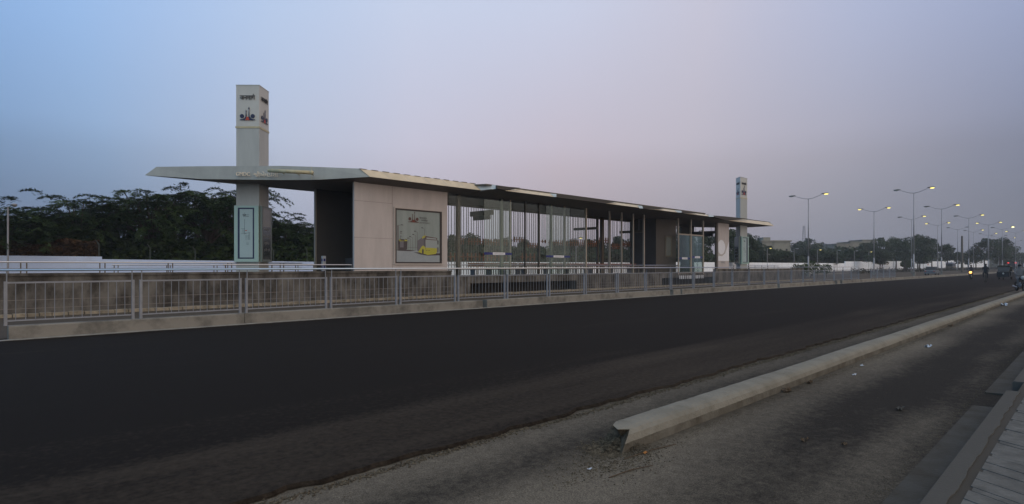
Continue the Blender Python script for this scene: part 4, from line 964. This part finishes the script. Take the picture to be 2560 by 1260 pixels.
mb = MB(); p = at(2320, 661, DW-.02); mb.box(p.x-0.9, p.x+0.9, DW-.03, DW-.01, p.z-.35, p.z+.35); tag(mb.build('notice_plate', mat('plate_red', (0.30, 0.10, 0.08), 0.6)), 'small faded red notice on the white wall at the right', 'notice')

# fence posts with bent tops along the left wall
for i, (px, py, cr) in enumerate([(249, 600, -1), (377, 609, -1), (490, 616, -1), (686, 617, -1), (770, 617, -1)]):
    b = at(px, 655, DW+.12); tp = at(px, py, DW+.12)
    mb = MB(); mb.box(b.x-.035, b.x+.035, DW+.3, DW+.37, 0.1, tp.z-.35); mb.slab([(b.x-.05, DW+.3, tp.z-.35), (b.x+.05, DW+.3, tp.z-.35), (b.x-.16, DW+.3, tp.z), (b.x-.22, DW+.3, tp.z)], (0, .1, 0))
    tag(mb.build('wire_post', mat('post_greenish', (0.045, 0.055, 0.045), 0.8)), 'thin concrete wire post with a bent top behind the white wall, %s from the left' % ORD[i], 'post', 'bent-top posts behind the wall')

# ================================================================== FOLIAGE
def quads(name, C, A, Bv, m, parent=None):
    """C centres, A/B half axes (n,3)"""
    n = len(C); V = np.empty((n*4, 3), dtype=np.float32); V[0::4] = C-A-Bv*0.5; V[1::4] = C+A*0.2-Bv; V[2::4] = C+A; V[3::4] = C-A*0.1+Bv
    me = bpy.data.meshes.new(name); me.vertices.add(n*4); me.vertices.foreach_set('co', V.ravel()); me.loops.add(n*4); me.loops.foreach_set('vertex_index', np.arange(n*4, dtype=np.int32))
    me.polygons.add(n); me.polygons.foreach_set('loop_start', np.arange(0, n*4, 4, dtype=np.int32)); me.polygons.foreach_set('loop_total', np.full(n, 4, dtype=np.int32))
    me.materials.append(m); me.update(calc_edges=True); me.validate()
    o = bpy.data.objects.new(name, me); COL.objects.link(o)
    if parent: o.parent = parent
    return o
def thorn_crown(seed, rx=4.0, rz=2.6, plumes=130, per=210, zc=4.6):
    g = np.random.default_rng(seed); Cs = []; As = []; Bs = []; limbs = []
    for k_ in range(plumes):
        th = g.uniform(0, 2*np.pi); ph = np.arcsin(g.uniform(-0.75, 1.0)); rr = g.uniform(0.2, 0.8)
        o = np.array([np.cos(th)*np.cos(ph)*rx*rr, np.sin(th)*np.cos(ph)*rx*rr, zc + np.sin(ph)*rz*rr])
        tip = k_ % 3 == 0
        d = np.array([np.cos(th+g.normal(0, .4)), np.sin(th+g.normal(0, .4)), g.uniform(0.30, 0.75) if tip else g.uniform(-0.05, 0.25)]); d /= np.linalg.norm(d)
        L = g.uniform(1.8, 3.1) if tip else g.uniform(1.1, 2.2); side = np.cross(d, [0,0,1]); side /= np.linalg.norm(side)
        limbs.append((o, d, L))
        t = g.uniform(0, 1, per)**0.8; ctr = o + np.outer(t*L, d); ctr[:, 2] -= 0.50*L*t**2.2
        # leaflets hang from short side twigs that leave the plume every so often
        tw = np.round(t*7)/7; lat = g.normal(0, 1, per)*0.30*(1.1-t*0.8); ctr += np.outer(lat, side) + np.outer((tw-t)*L*0.3, d)
        ctr[:, 2] += g.normal(0, 0.03, per) - np.abs(lat)*0.16
        dd = d*0.8 + np.outer(np.sign(lat), side)*0.7 + g.normal(0, .22, (per, 3)); dd[:, 2] -= 0.3; dd /= np.linalg.norm(dd, axis=1)[:, None]
        s = g.uniform(0.07, 0.16, per)[:, None]; b = np.cross(dd, g.normal(0, .22, (per, 3)) + [0,0,1]); b /= np.linalg.norm(b, axis=1)[:, None]
        Cs.append(ctr); As.append(dd*s); Bs.append(b*s*0.30)
    return np.concatenate(Cs), np.concatenate(As), np.concatenate(Bs), limbs
HN = []
def thorn_tree(seed, label, **kw):
    t = thing('thorn_tree', label, 'tree', (0,0,0), 'feathery thorn trees behind the left wall')
    C, A, Bv, limbs = thorn_crown(seed, **kw); HN.append(float(np.percentile(C[:, 2], 99.7))); quads('crown', C, A, Bv, M_lf1, t)
    mb = MB(); g = np.random.default_rng(seed+50); mb.path([(0,0,0),(0.15,0.1,1.2),(0.05,0.2,2.4)], [0.22,0.17,0.14], 8)
    for (o, d, L) in limbs[::5]:
        o_ = Vector(o); e = o_ + Vector(d)*L*0.8; e.z -= 0.3*L
        m1 = Vector((0.05,0.2,2.2)).lerp(o_, 0.5) + Vector((0,0,0.4)); mb.path([(0.05,0.2,2.2), m1, o_, e], [0.09,0.06,0.03,0.008], 5)
    mb.build('trunk', M_trunk, t); return t
TP = [thorn_tree(11, ''), thorn_tree(12, '', rx=4.6, rz=2.2, plumes=130), thorn_tree(13, '', rx=3.6, rz=3.1, plumes=115)]
# (px, top y, depth row, variant, label)
TL = [(8, 500, 57, 0, 'feathery thorn tree behind the lamp at the left edge'), (95, 528, 62, 1, 'low feathery thorn tree right of the left-edge lamp'),
      (205, 484, 60, 2, 'feathery thorn tree with the first tall peak from the left'), (300, 492, 65, 0, 'feathery thorn tree between the two left peaks'),
      (370, 476, 60, 1, 'feathery thorn tree reaching under the tip of the roof'), (440, 466, 64, 2, 'feathery thorn tree just behind the roof tip'),
      (520, 449, 60, 0, 'tallest feathery thorn tree left of the near pylon'), (585, 475, 66, 1, 'feathery thorn tree behind the near pylon'),
      (700, 538, 62, 2, 'feathery thorn tree just right of the near pylon'), (765, 548, 66, 0, 'feathery thorn tree beside the station entrance'),
      (850, 560, 63, 1, 'feathery thorn tree behind the station entrance'), (160, 520, 68, 2, 'darker thorn tree behind the first gap from the left'),
      (640, 520, 70, 0, 'thorn tree far behind the near pylon')]
for i, (px, py, d, v, lb) in enumerate(TL):
    base = at(px, py, d); H = base.z
    if i < 3 and False: pass
    src = TP[v]; t = src if not src.get('label') else copy_tree(src)
    t['label'] = lb; k = H/HN[v]; t.location = (base.x, d, 0.0); t.scale = (1.2, 1.2, k); t.rotation_euler = (0, 0, i*1.3)
# thickets: dark understorey closing the view below the crowns
def thicket(x0, x1, d, z0, z1, n, m, label, name='thicket', s=0.16, dep=2.5, seed=3, cat='thicket', kind='stuff'):
    g = np.random.default_rng(seed); C = np.stack([g.uniform(x0, x1, n), d + g.uniform(0, dep, n), g.uniform(z0, z1, n)], 1)
    top = z1 - 0.35*(z1-z0)*(0.5+0.5*np.sin(C[:, 0]*0.9+seed))*0.5 - 0.25*(z1-z0)*(0.5+0.5*np.sin(C[:, 0]*2.3+2*seed))*0.5
    C[:, 2] = z0 + (C[:, 2]-z0)*(top-z0)/(z1-z0)
    A = g.normal(0, 1, (n, 3)); A[:, 2] *= 0.5; A /= np.linalg.norm(A, axis=1)[:, None]; Bv = np.cross(A, g.normal(0, 1, (n, 3))); Bv /= np.linalg.norm(Bv, axis=1)[:, None]
    ss = g.uniform(0.6, 1.3, n)[:, None]*s; o = quads(name, C.astype(np.float32), A*ss, Bv*ss*0.6, m)
    return tag(o, label, cat, kind=kind)
thicket(sx(-80, 58), sx(900, 58), 58, 0.1, 4.9, 34000, M_lf1, 'dark thorny undergrowth filling the space behind the white wall', s=0.24, dep=5)
thicket(sx(-100, DW), sx(252, DW), DW+.35, at(0, 640, DW).z-.7, at(0, 588, DW).z, 16000, M_lf3, 'mass of dry brown creeper hanging over the taller white wall at the left', 'creeper', 0.11, 0.9, 9, 'creeper')

def round_crown(seed, n=5200, lobes=26):
    g = np.random.default_rng(seed); cs = []; 
    for _ in range(lobes):
        th = g.uniform(0, 2*np.pi); r = g.uniform(0, .72); z = g.uniform(-.45, .72); rr = g.uniform(.16, .34)
        cs.append((np.cos(th)*r*math.sqrt(max(.1, 1-z*z)), np.sin(th)*r*math.sqrt(max(.1, 1-z*z)), z, rr))
    C = []; per = n//lobes
    for (x, y, z, rr) in cs:
        v = g.normal(0, 1, (per, 3)); v /= np.linalg.norm(v, axis=1)[:, None]; v *= (rr*g.uniform(.5, 1.08, per)**0.6)[:, None]; v[:, 2] *= .75; C.append(v + [x, y, z])
    C = np.concatenate(C); m = len(C); A = g.normal(0, 1, (m, 3)); A[:, 2] *= .6; A /= np.linalg.norm(A, axis=1)[:, None]; Bv = np.cross(A, g.normal(0, 1, (m, 3))); Bv /= np.linalg.norm(Bv, axis=1)[:, None]
    s = g.uniform(.022, .05, m)[:, None]; return C, A*s, Bv*s*.7
def broad_tree(seed, **kw):
    t = thing('broad_tree', '', 'tree', (0,0,0), 'broad trees beyond the far wall')
    C, A, Bv = round_crown(seed, **kw); C = C*[1,1,.44]+[0,0,.56]; A = A*[1,1,.5]; Bv = Bv*[1,1,.5]; quads('crown', C, A, Bv, M_lf2, t)
    mb = MB(); g = np.random.default_rng(seed); mb.path([(0,0,0),(.02,0,.2),(0,.02,.4)], [.045,.035,.028], 7)
    for _ in range(9): a = g.uniform(0, 6.28); mb.path([(0,.02,.36), (math.cos(a)*.25, math.sin(a)*.25, .52), (math.cos(a)*.5, math.sin(a)*.5, .72)], [.018,.012,.004], 5)
    mb.build('trunk', M_trunk, t); return t
BT = [broad_tree(21), broad_tree(22, n=6000, lobes=34), broad_tree(23, n=4200, lobes=20), broad_tree(24, n=5200, lobes=42)]
# (px, top y, half width px, z depth, variant)
BL = [(1130,572,30,95,0),(1175,560,32,90,1),(1215,582,34,100,2),(1262,572,40,105,3),(1310,580,30,110,0),(1345,592,28,115,1),(1385,588,36,118,2),(1425,583,34,120,3),(1470,580,30,125,0),
      (1500,580,26,120,1),(1543,570,30,118,2),(1580,578,26,125,3),(1625,582,32,125,0),(1665,588,28,130,1),(1710,560,34,120,2),(1760,572,34,130,3),(1830,568,34,130,0),(1872,580,26,125,1),
      (1925,612,30,140,2),(1960,622,34,150,3),(1890,606,26,150,0),(2000,600,34,260,1),(2018,592,28,270,2),(2052,602,30,260,3),(2085,608,28,250,0),(2040,618,40,180,1),(2120,620,34,190,2),
      (2125,599,28,330,3),(2165,604,40,230,0),(2160,622,30,200,1),(2205,590,28,200,2),(2240,588,30,205,3),(2262,600,26,190,0),(2295,583,34,200,1),(2330,592,30,210,2),(2368,606,28,220,3),(2395,628,26,230,0),
      (2440,618,26,240,1),(2462,592,34,220,2),(2500,590,30,230,3),(2525,612,26,260,0),(2555,630,30,300,1),(2575,632,30,300,2),(1975,628,30,165,1),(2080,628,34,170,3),(2200,625,34,180,1),(2300,622,34,180,3),(2420,632,34,230,0),(2510,634,34,240,2),
      (1160,600,40,88,2),(1280,604,44,98,1),(1400,610,44,108,0),(1520,606,44,110,3),(1640,612,44,118,2),(1740,610,44,120,1),(1850,614,36,120,3)]
used = set()
BL2 = sorted(BL)
for i, (px, py, hw, z, v) in enumerate(BL2):
    if px < 1690: py += 10 + (i*7 % 5)*2
    p = PZ(px, py, z); src = BT[v]; t = src if v not in used else copy_tree(src); used.add(v)
    r = hw*z/F_PX*1.25; t.location = (p.x, p.y, 0); t.scale = (r, r, p.z/1.0*1.02); t.rotation_euler = (0, 0, i*0.9)
    if px < 1700: lb = 'dark broad tree seen through the station glass, %s from its left end' % ORD[min(i, 31)]
    elif px < 1900: lb = 'dark broad tree around the far pylon, number %d from the left' % (i-22)
    elif px < 2190: lb = 'dark broad skyline tree between far pylon and second lamp, number %d from left' % (i-27)
    else: lb = 'dark broad tree on the right skyline beyond the lamps, number %d from the left' % (i-40)
    t['label'] = lb
thicket(sx(860, 62), sx(2240, 62), 62, 0.1, 4.6, 26000, M_lf2, 'dark continuous undergrowth behind the far white wall', s=0.42, dep=6, seed=5)
thicket(sx(2050, 100), sx(2560, 100), 100, 0.1, 9, 16000, M_lf2, 'dark wood closing the view behind the right hand trees', s=0.9, dep=14, seed=6)
thicket(sx(2100, 64), sx(2540, 64), 64, 0.1, 9.0, 30000, M_lf2, 'dark continuous wood behind the white walls at the right', s=0.75, dep=8, seed=16)
thicket(sx(1120, 90), sx(1900, 90), 90, 0.1, 6.2, 14000, M_lf2, 'far dark wood behind the station', s=0.7, dep=10, seed=8)
thicket(sx(2128, 37), sx(2560, 37), 36.4, 0.0, 1.15, 12000, mat('hedge_brown', (0.022, 0.020, 0.012), 0.8, var=0.4, scale=2), 'low dark clipped hedge along the far side of the bus lane', 'hedge', 0.14, 1.0, 12, 'hedge')
# young shrubs on the median beyond the fence
for i, (px, d, h) in enumerate([(1992, 27.5, 1.9), (2012, 27.5, 1.95), (2027, 27.5, 2.35), (2044, 27.5, 1.95), (2066, 27.5, 1.95), (2268, 50, 3.6)]):
    x = sx(px, d); g = np.random.default_rng(70+i); n = 420 if d < 40 else 1800; w = 0.75 if d < 40 else 2.2
    t = thing('shrub', 'young green shrub on the median, %s from the left' % ORD[i] if d < 40 else 'dark round shrub leaning over the gap in the white wall', 'shrub', (x, d, 0), 'young shrubs on the median' if d < 40 else None)
    C = g.normal(0, 1, (n, 3)); C /= np.linalg.norm(C, axis=1)[:, None]; C *= g.uniform(.3, 1, n)[:, None]**.6; C = C*[w, w, h*.38]+[0, 0, h*.62]
    A = g.normal(0, 1, (n, 3)); A /= np.linalg.norm(A, axis=1)[:, None]; Bv = np.cross(A, g.normal(0, 1, (n, 3))); Bv /= np.linalg.norm(Bv, axis=1)[:, None]; s = .10 if d < 40 else .22
    quads('leaves', C, A*s, Bv*s*.6, M_lf4 if d < 40 else M_lf1, t)
    mb = MB(); mb.path([(x,d,0),(x+.03,d,h*.5),(x-.05,d+.05,h*.8)], [.03,.02,.01], 6)
    for a in (0.5, 2.4, 4.4): mb.tube((x,d,h*.35), (x+.35*math.cos(a), d+.35*math.sin(a), h*.75), .012, .005, 5)
    mb.build('stem', M_trunk, t)

# ================================================================== FAR BUILDINGS, MAST, CHIMNEY
def building(px0, px1, py, z, dep, label, wins, extra=None):
    p, q = PZ(px0, py, z), PZ(px1, py, z); w = (q-p).length; r = RGT; cen = (p+q)/2
    t = thing('house', label, 'building', (cen.x, cen.y, 0)); mb = MB(); o = Vector((p.x, p.y, 0))
    mb.slab([o, o+r*w, o+r*w+Vector((0,0,p.z)), o+Vector((0,0,p.z))], FWD*dep); mb.build('wall', M_bldg, t)
    mb = MB(); a = o - r*.3 - FWD*.3 + Vector((0,0,p.z)); mb.slab([a, a+r*(w+.6), a+r*(w+.6)+Vector((0,0,.35)), a+Vector((0,0,.35))], FWD*(dep+.6)); mb.build('roof', M_bldg, t)
    for (u, v, ww, hh) in wins:
        a = o + r*(u*w) - FWD*.05 + Vector((0,0,p.z*v)); mb = MB(); mb.slab([a, a+r*ww, a+r*ww+Vector((0,0,hh)), a+Vector((0,0,hh))], -FWD*.03); mb.build('window', M_win, t)
    if extra:
        u0, u1, hh = extra; a = o + r*(u0*w) + FWD*1 + Vector((0,0,p.z+.35)); mb = MB(); mb.slab([a, a+r*((u1-u0)*w), a+r*((u1-u0)*w)+Vector((0,0,hh)), a+Vector((0,0,hh))], FWD*4); mb.build('stair_tower', M_bldg, t)
building(1905, 1976, 604, 165, 8, 'pale weathered house with tall dark windows among the trees right of the far pylon', [(.18,.60,1.3,2.2),(.62,.5,.4,2.2),(.83,.5,.5,2.2),(.50,.5,.4,2.2)], (.1,.35,.9))
for i, (a, b, y, lb) in enumerate([(2091, 2130, 611, 'leftmost grey block of the stepped building on the wooded rise'), (2126, 2160, 606, 'middle grey block of the stepped building on the wooded rise'), (2156, 2192, 601, 'rightmost grey block of the stepped building on the wooded rise')]):
    building(a, b, y, 240+i*12, 10, lb, [(u, v, .9, 1.1) for u in (.12,.4,.68) for v in (.55,.75)])
mb = MB(); p = PZ(2010, 565, 420); zt = p.z
for a, b in ((-1,-1),(1,-1),(1,1),(-1,1)): mb.tube((p.x+a*1.6, p.y+b*1.6, 0), (p.x+a*.5, p.y+b*.5, zt), .14, .10, 4)
z = 8
while z < zt-1:
    k = 1.6-1.1*z/zt
    for (a, b), (c, e) in (((-1,-1),(1,1)),((1,-1),(-1,1)),((-1,-1),(1,-1)),((-1,1),(1,1))): mb.tube((p.x+a*k, p.y+b*k, z), (p.x+c*k, p.y+e*k, z+1.6), .08, n=4)
    z += 1.7
tag(mb.build('radio_mast', M_mast), 'thin lattice radio mast rising behind the distant trees', 'mast')
p = PZ(2405, 590, 150); mb = MB(); mb.tube((p.x, p.y, 0), (p.x, p.y, p.z), .28, .2, 8); tag(mb.build('dark_pole', M_post), 'bare dark pole standing before the right hand trees', 'pole')

# ================================================================== TRAFFIC
def skin_body(name, joints, edges, m, parent):
    me = bpy.data.meshes.new(name); off = parent_off(parent)
    me.from_pydata([tuple(Vector(j[0])) for j in joints], edges, []); me.materials.append(m); o = bpy.data.objects.new(name, me); COL.objects.link(o); o.parent = parent
    sk = o.modifiers.new('skin', 'SKIN'); 
    for v, j in zip(me.skin_vertices[0].data, joints): v.radius = (j[1], j[1])
    me.skin_vertices[0].data[0].use_root = True
    o.modifiers.new('sub', 'SUBSURF').levels = 1; o.modifiers['sub'].render_levels = 1; return o
def rider(parent, m, hair=M_black, sit=0.8, fwd=1):
    """seated figure in local coordinates facing +x; hips at height sit"""
    J = [((0,0,sit+.06),.15), ((.03,0,sit+.30),.15), ((.08,0,sit+.50),.17), ((.10,0,sit+.62),.06), ((.12,0,sit+.76),.105),
         ((.08,.2,sit+.52),.06), ((.22,.26,sit+.28),.045), ((.47,.22,sit+.22),.035), ((.08,-.2,sit+.52),.06), ((.22,-.26,sit+.28),.045), ((.47,-.22,sit+.22),.035),
         ((.12,.14,sit),.09), ((.42,.16,sit-.02),.07), ((.30,.15,sit-.42),.05), ((.40,.15,sit-.46),.04), ((.12,-.14,sit),.09), ((.42,-.16,sit-.02),.07), ((.30,-.15,sit-.42),.05), ((.40,-.15,sit-.46),.04)]
    E = [(0,1),(1,2),(2,3),(3,4),(2,5),(5,6),(6,7),(2,8),(8,9),(9,10),(0,11),(11,12),(12,13),(13,14),(0,15),(15,16),(16,17),(17,18)]
    b = skin_body('body', J, E, m, parent)
    mb = MB(); mb.ball((.10,0,sit+.80), .115, .105, .10, 10, 6); me = mb.build('hair', hair, None); me.parent = parent; return b
def cycle(parent, wr, wb, tube_r, m, motor):
    def B_(mb, name, m_, sm=False): o = mb.build(name, m_, None, sm); o.parent = parent; return o
    for x in (-wb/2, wb/2):
        mb = MB(); mb.wheel((x,0,wr), wr, .09 if motor else .035, (0,1,0), 20, hole=wr-(.10 if motor else .04)); w = B_(mb, 'wheel', M_tyre)
        mb = MB(); 
        for i in range(8): a = math.pi*i/4; mb.tube((x,0,wr), (x+math.cos(a)*(wr-.05), 0, wr+math.sin(a)*(wr-.05)), .005 if not motor else .012, n=4)
        o = mb.build('spoke', M_steel, None); o.parent = w
    mb = MB(); mb.path([(wb/2,0,wr), (wb/2-.18,0,wr+.55), (wb/2-.22,0,wr+.65)], tube_r, 6); mb.path([(wb/2-.2,0,wr+.5), (-.05,0,wr-.02), (-.2,0,wr+.45), (wb/2-.2,0,wr+.5)], tube_r, 6); mb.path([(-.2,0,wr+.45), (-wb/2,0,wr), (-.05,0,wr-.02)], tube_r, 6); B_(mb, 'frame', m)
    mb = MB(); mb.tube((wb/2-.24,-.3,wr+.68), (wb/2-.24,.3,wr+.68), .015, n=6); B_(mb, 'handlebar', M_black)
    mb = MB(); mb.ball((-.22 if not motor else -.25,0,wr+.5), .14 if not motor else .32, .08 if not motor else .13, .05, 8, 5); B_(mb, 'seat', M_black, True)
    if motor:
        mb = MB(); mb.ball((.12,0,wr+.52), .24, .13, .13, 10, 6); B_(mb, 'fuel_tank', m, True)
        mb = MB(); mb.ball((0,0,wr+.1), .2, .12, .17, 8, 5); B_(mb, 'engine', M_steel, True)
        mb = MB(); mb.tube((-.1,-.14,wr-.05), (-.75,-.16,wr+.02), .04, .05, 8); B_(mb, 'exhaust', M_steel)
        mb = MB(); mb.ball((wb/2-.1,0,wr+.55), .10, .145, .13, 10, 6); return B_(mb, 'headlight', M_off, True)
def veh(name, label, cat, px, py, d=None, rz=math.pi, group=None):
    p = G(px, py) if d is None else Vector((sx(px, d), d, 0)); t = thing(name, label, cat, (p.x, p.y, 0.003), group); t.rotation_euler = (0, 0, rz); return t
t = veh('motorcycle', 'motorcycle with a glowing orange headlight riding towards the camera on the dark road', 'motorcycle', 2428, 699)
h = cycle(t, .3, 1.25, .025, M_black, True); h.data.materials[0] = M_hl; h.scale = (1, 1.0, 1.0)
p0 = t.location.copy(); t2 = thing('person', 'person in dark clothes riding the motorcycle with the lit headlight', 'person', (p0.x+.05, p0.y, 0.04)); t2.rotation_euler = (0,0,math.pi); rider(t2, mat('dark_shirt', (.03,.03,.04), .8))
t = veh('bicycle', 'upright black bicycle ridden towards the camera in the middle of the road', 'bicycle', 2464, 706); cycle(t, .34, 1.05, .016, M_black, False)
p0 = t.location.copy(); t2 = thing('person', 'cyclist in dark clothes on the black bicycle', 'person', (p0.x+.2, p0.y, .14)); t2.rotation_euler = (0,0,math.pi); rider(t2, mat('dark_coat', (.02,.02,.025), .8), sit=.80)
t = veh('motorcycle', 'black motorcycle stopped beside the divider at the right edge', 'motorcycle', 2551, 729, rz=math.pi+.35); cycle(t, .32, 1.3, .03, M_black, True)
p0 = t.location.copy(); t2 = thing('person', 'person in a pale shirt sitting on the motorcycle by the divider, cut by the frame', 'person', (p0.x+.25, p0.y+.08, .05)); t2.rotation_euler = (0,0,math.pi+.35); rider(t2, mat('pale_shirt', (.12,.12,.13), .8))
def rickshaw(t):
    def b(mb, n, m, sm=False, par=None): o = mb.build(n, m, None, sm); o.parent = par or t; return o
    mb = MB(); mb.prism([(-.62,.35),(.62,.35),(.65,.9),(.60,.95),(-.60,.95),(-.65,.9)], -1.2, .7); mb.slab([(.7,-.6,.35),(.7,.6,.35),(.7,.5,.95),(.7,-.5,.95)], (.45,0,-.02)); b(mb, 'body', M_black)
    mb = MB(); mb.prism([(-.62,1.5),(-.5,1.66),(.5,1.66),(.62,1.5),(.60,1.46),(-.60,1.46)], -1.25, .6); mb.box(-1.24,-1.18,-.6,.6,.95,1.5); b(mb, 'canopy', mat('canopy_dark', (.03,.028,.02), .7))
    for y in (-.55,.55): mb = MB(); mb.tube((.95,y*.9,.93), (.58,y,1.47), .025, n=6); b(mb, 'pillar', M_black)
    mb = MB(); mb.slab([(.97,-.5,.95),(.97,.5,.95),(.6,.52,1.45),(.6,-.52,1.45)], (.01,0,0)); b(mb, 'windscreen', M_win)
    for x, y in ((1.0,0),(-.8,.55),(-.8,-.55)): mb = MB(); mb.wheel((x,y,.22), .22, .12, (0,1,0), 16); b(mb, 'wheel', M_tyre)
    mb = MB(); mb.ball((1.17,0,.72), .06, .1, .1, 10, 6); b(mb, 'headlight', M_off, True)
t = veh('auto_rickshaw', 'dark auto rickshaw with a curved hood coming towards the camera at the right', 'auto rickshaw', 2511, 699); rickshaw(t)
def car(t, m, L_=3.9, Hh=1.45, W2=.8, tail=False):
    def b(mb, n, mm, sm=False): o = mb.build(n, mm, None, sm); o.parent = t; return o
    prof = [(-L_/2,.3),(-L_/2,.8),(-L_/2+.35,.9),(L_/2-.9,.88),(L_/2-.1,.72),(L_/2,.5),(L_/2,.3)]
    mb = MB(); mb.slab([(x,-W2,z) for x, z in prof], (0,2*W2,0)); b(mb, 'body', m)
    mb = MB(); q = [(-L_/2+.3,.9),(-L_/2+.75,Hh),(L_/2-1.6,Hh),(L_/2-.95,.885)]; mb.slab([(x,-W2+.12,z) for x, z in q], (0,2*W2-.24,0)); b(mb, 'cabin', M_win)
    mb = MB(); mb.slab([(-L_/2+.7,-W2+.1,Hh),(L_/2-1.58,-W2+.1,Hh),(L_/2-1.58,W2-.1,Hh),(-L_/2+.7,W2-.1,Hh)], (0,0,.03)); b(mb, 'roof', m)
    for x in (-L_/2+.7, L_/2-.75):
        for y in (-W2+.08, W2-.08): mb = MB(); mb.wheel((x,y,.3), .3, .18, (0,1,0), 16); b(mb, 'wheel', M_tyre)
    for y in (-W2+.2, W2-.2): mb = MB(); mb.ball((-L_/2, y, .7), .04, .13, .08, 8, 5); b(mb, 'tail_light', M_tl if tail else M_red); mb = MB(); mb.ball((L_/2-.03, y, .62), .05, .15, .08, 8, 5); b(mb, 'headlight', M_off)
t = veh('car', 'pale blue hatchback on the lane beyond the kerb between the lamps', 'car', 2330, 0, d=21.0, rz=0); car(t, mat('paint_pale_blue', (.11,.12,.135), .35))
t = veh('car', 'small white car behind the fence near the median shrubs', 'car', 2012, 0, d=34, rz=0); car(t, mat('paint_white', (.5,.5,.52), .35))
def bus(t, m, m2, L_=9, Hh=3.0, W2=1.2, tail=False):
    def b(mb, n, mm): o = mb.build(n, mm, None); o.parent = t; return o
    mb = MB(); mb.prism([(-W2,.4),(W2,.4),(W2,1.5),(-W2,1.5)], -L_/2, L_/2); b(mb, 'body', m2)
    mb = MB(); mb.prism([(-W2+.04,1.502),(W2-.04,1.502),(W2-.04,2.5),(-W2+.04,2.5)], -L_/2+.05, L_/2-.05); b(mb, 'window_band', M_win)
    mb = MB(); mb.prism([(-W2,2.502),(W2,2.502),(W2,Hh-.15),(W2-.2,Hh),(-W2+.2,Hh),(-W2,Hh-.15)], -L_/2, L_/2); b(mb, 'roof', m)
    for x in (-L_/2+1.8, L_/2-1.8):
        for y in (-W2+.1, W2-.1): mb = MB(); mb.wheel((x,y,.45), .45, .25, (0,1,0), 16); b(mb, 'wheel', M_tyre)
    if tail:
        for y in (-W2+.25, W2-.25): mb = MB(); mb.box(-L_/2-.05, -L_/2, y-.22, y+.22, Hh-.5, Hh-.2); b(mb, 'tail_light', M_tl)
t = veh('bus', 'small pale roofed bus with a brown side passing before the white wall', 'bus', 2377, 0, d=45, rz=0); bus(t, mat('paint_grey', (.22,.22,.26), .4), mat('paint_ochre', (.13,.10,.07), .5), 8, 3.1)
t = veh('bus', 'distant bus with red tail lights at the far right end of the lane', 'bus', 2533, 0, d=21.5, rz=0); bus(t, M_black, M_black, 8, 3.0, tail=True)

# ------------------------------------------------------------------ evening haze
mb = MB(); mb.box(-200, 900, -60, 900, -1.2, 45); hz = mb.build('haze', bpy.data.materials.new('haze_air'))
hm = hz.data.materials[0]; hm.use_nodes = True; t = hm.node_tree; t.nodes.clear(); o = N('ShaderNodeOutputMaterial', t); pv = N('ShaderNodeVolumePrincipled', t)
pv.inputs['Color'].default_value = (0.86, 0.90, 0.97, 1); pv.inputs['Density'].default_value = 0.00045; pv.inputs['Anisotropy'].default_value = 0.2
t.links.new(pv.outputs[0], o.inputs['Volume']); tag(hz, kind='stuff')
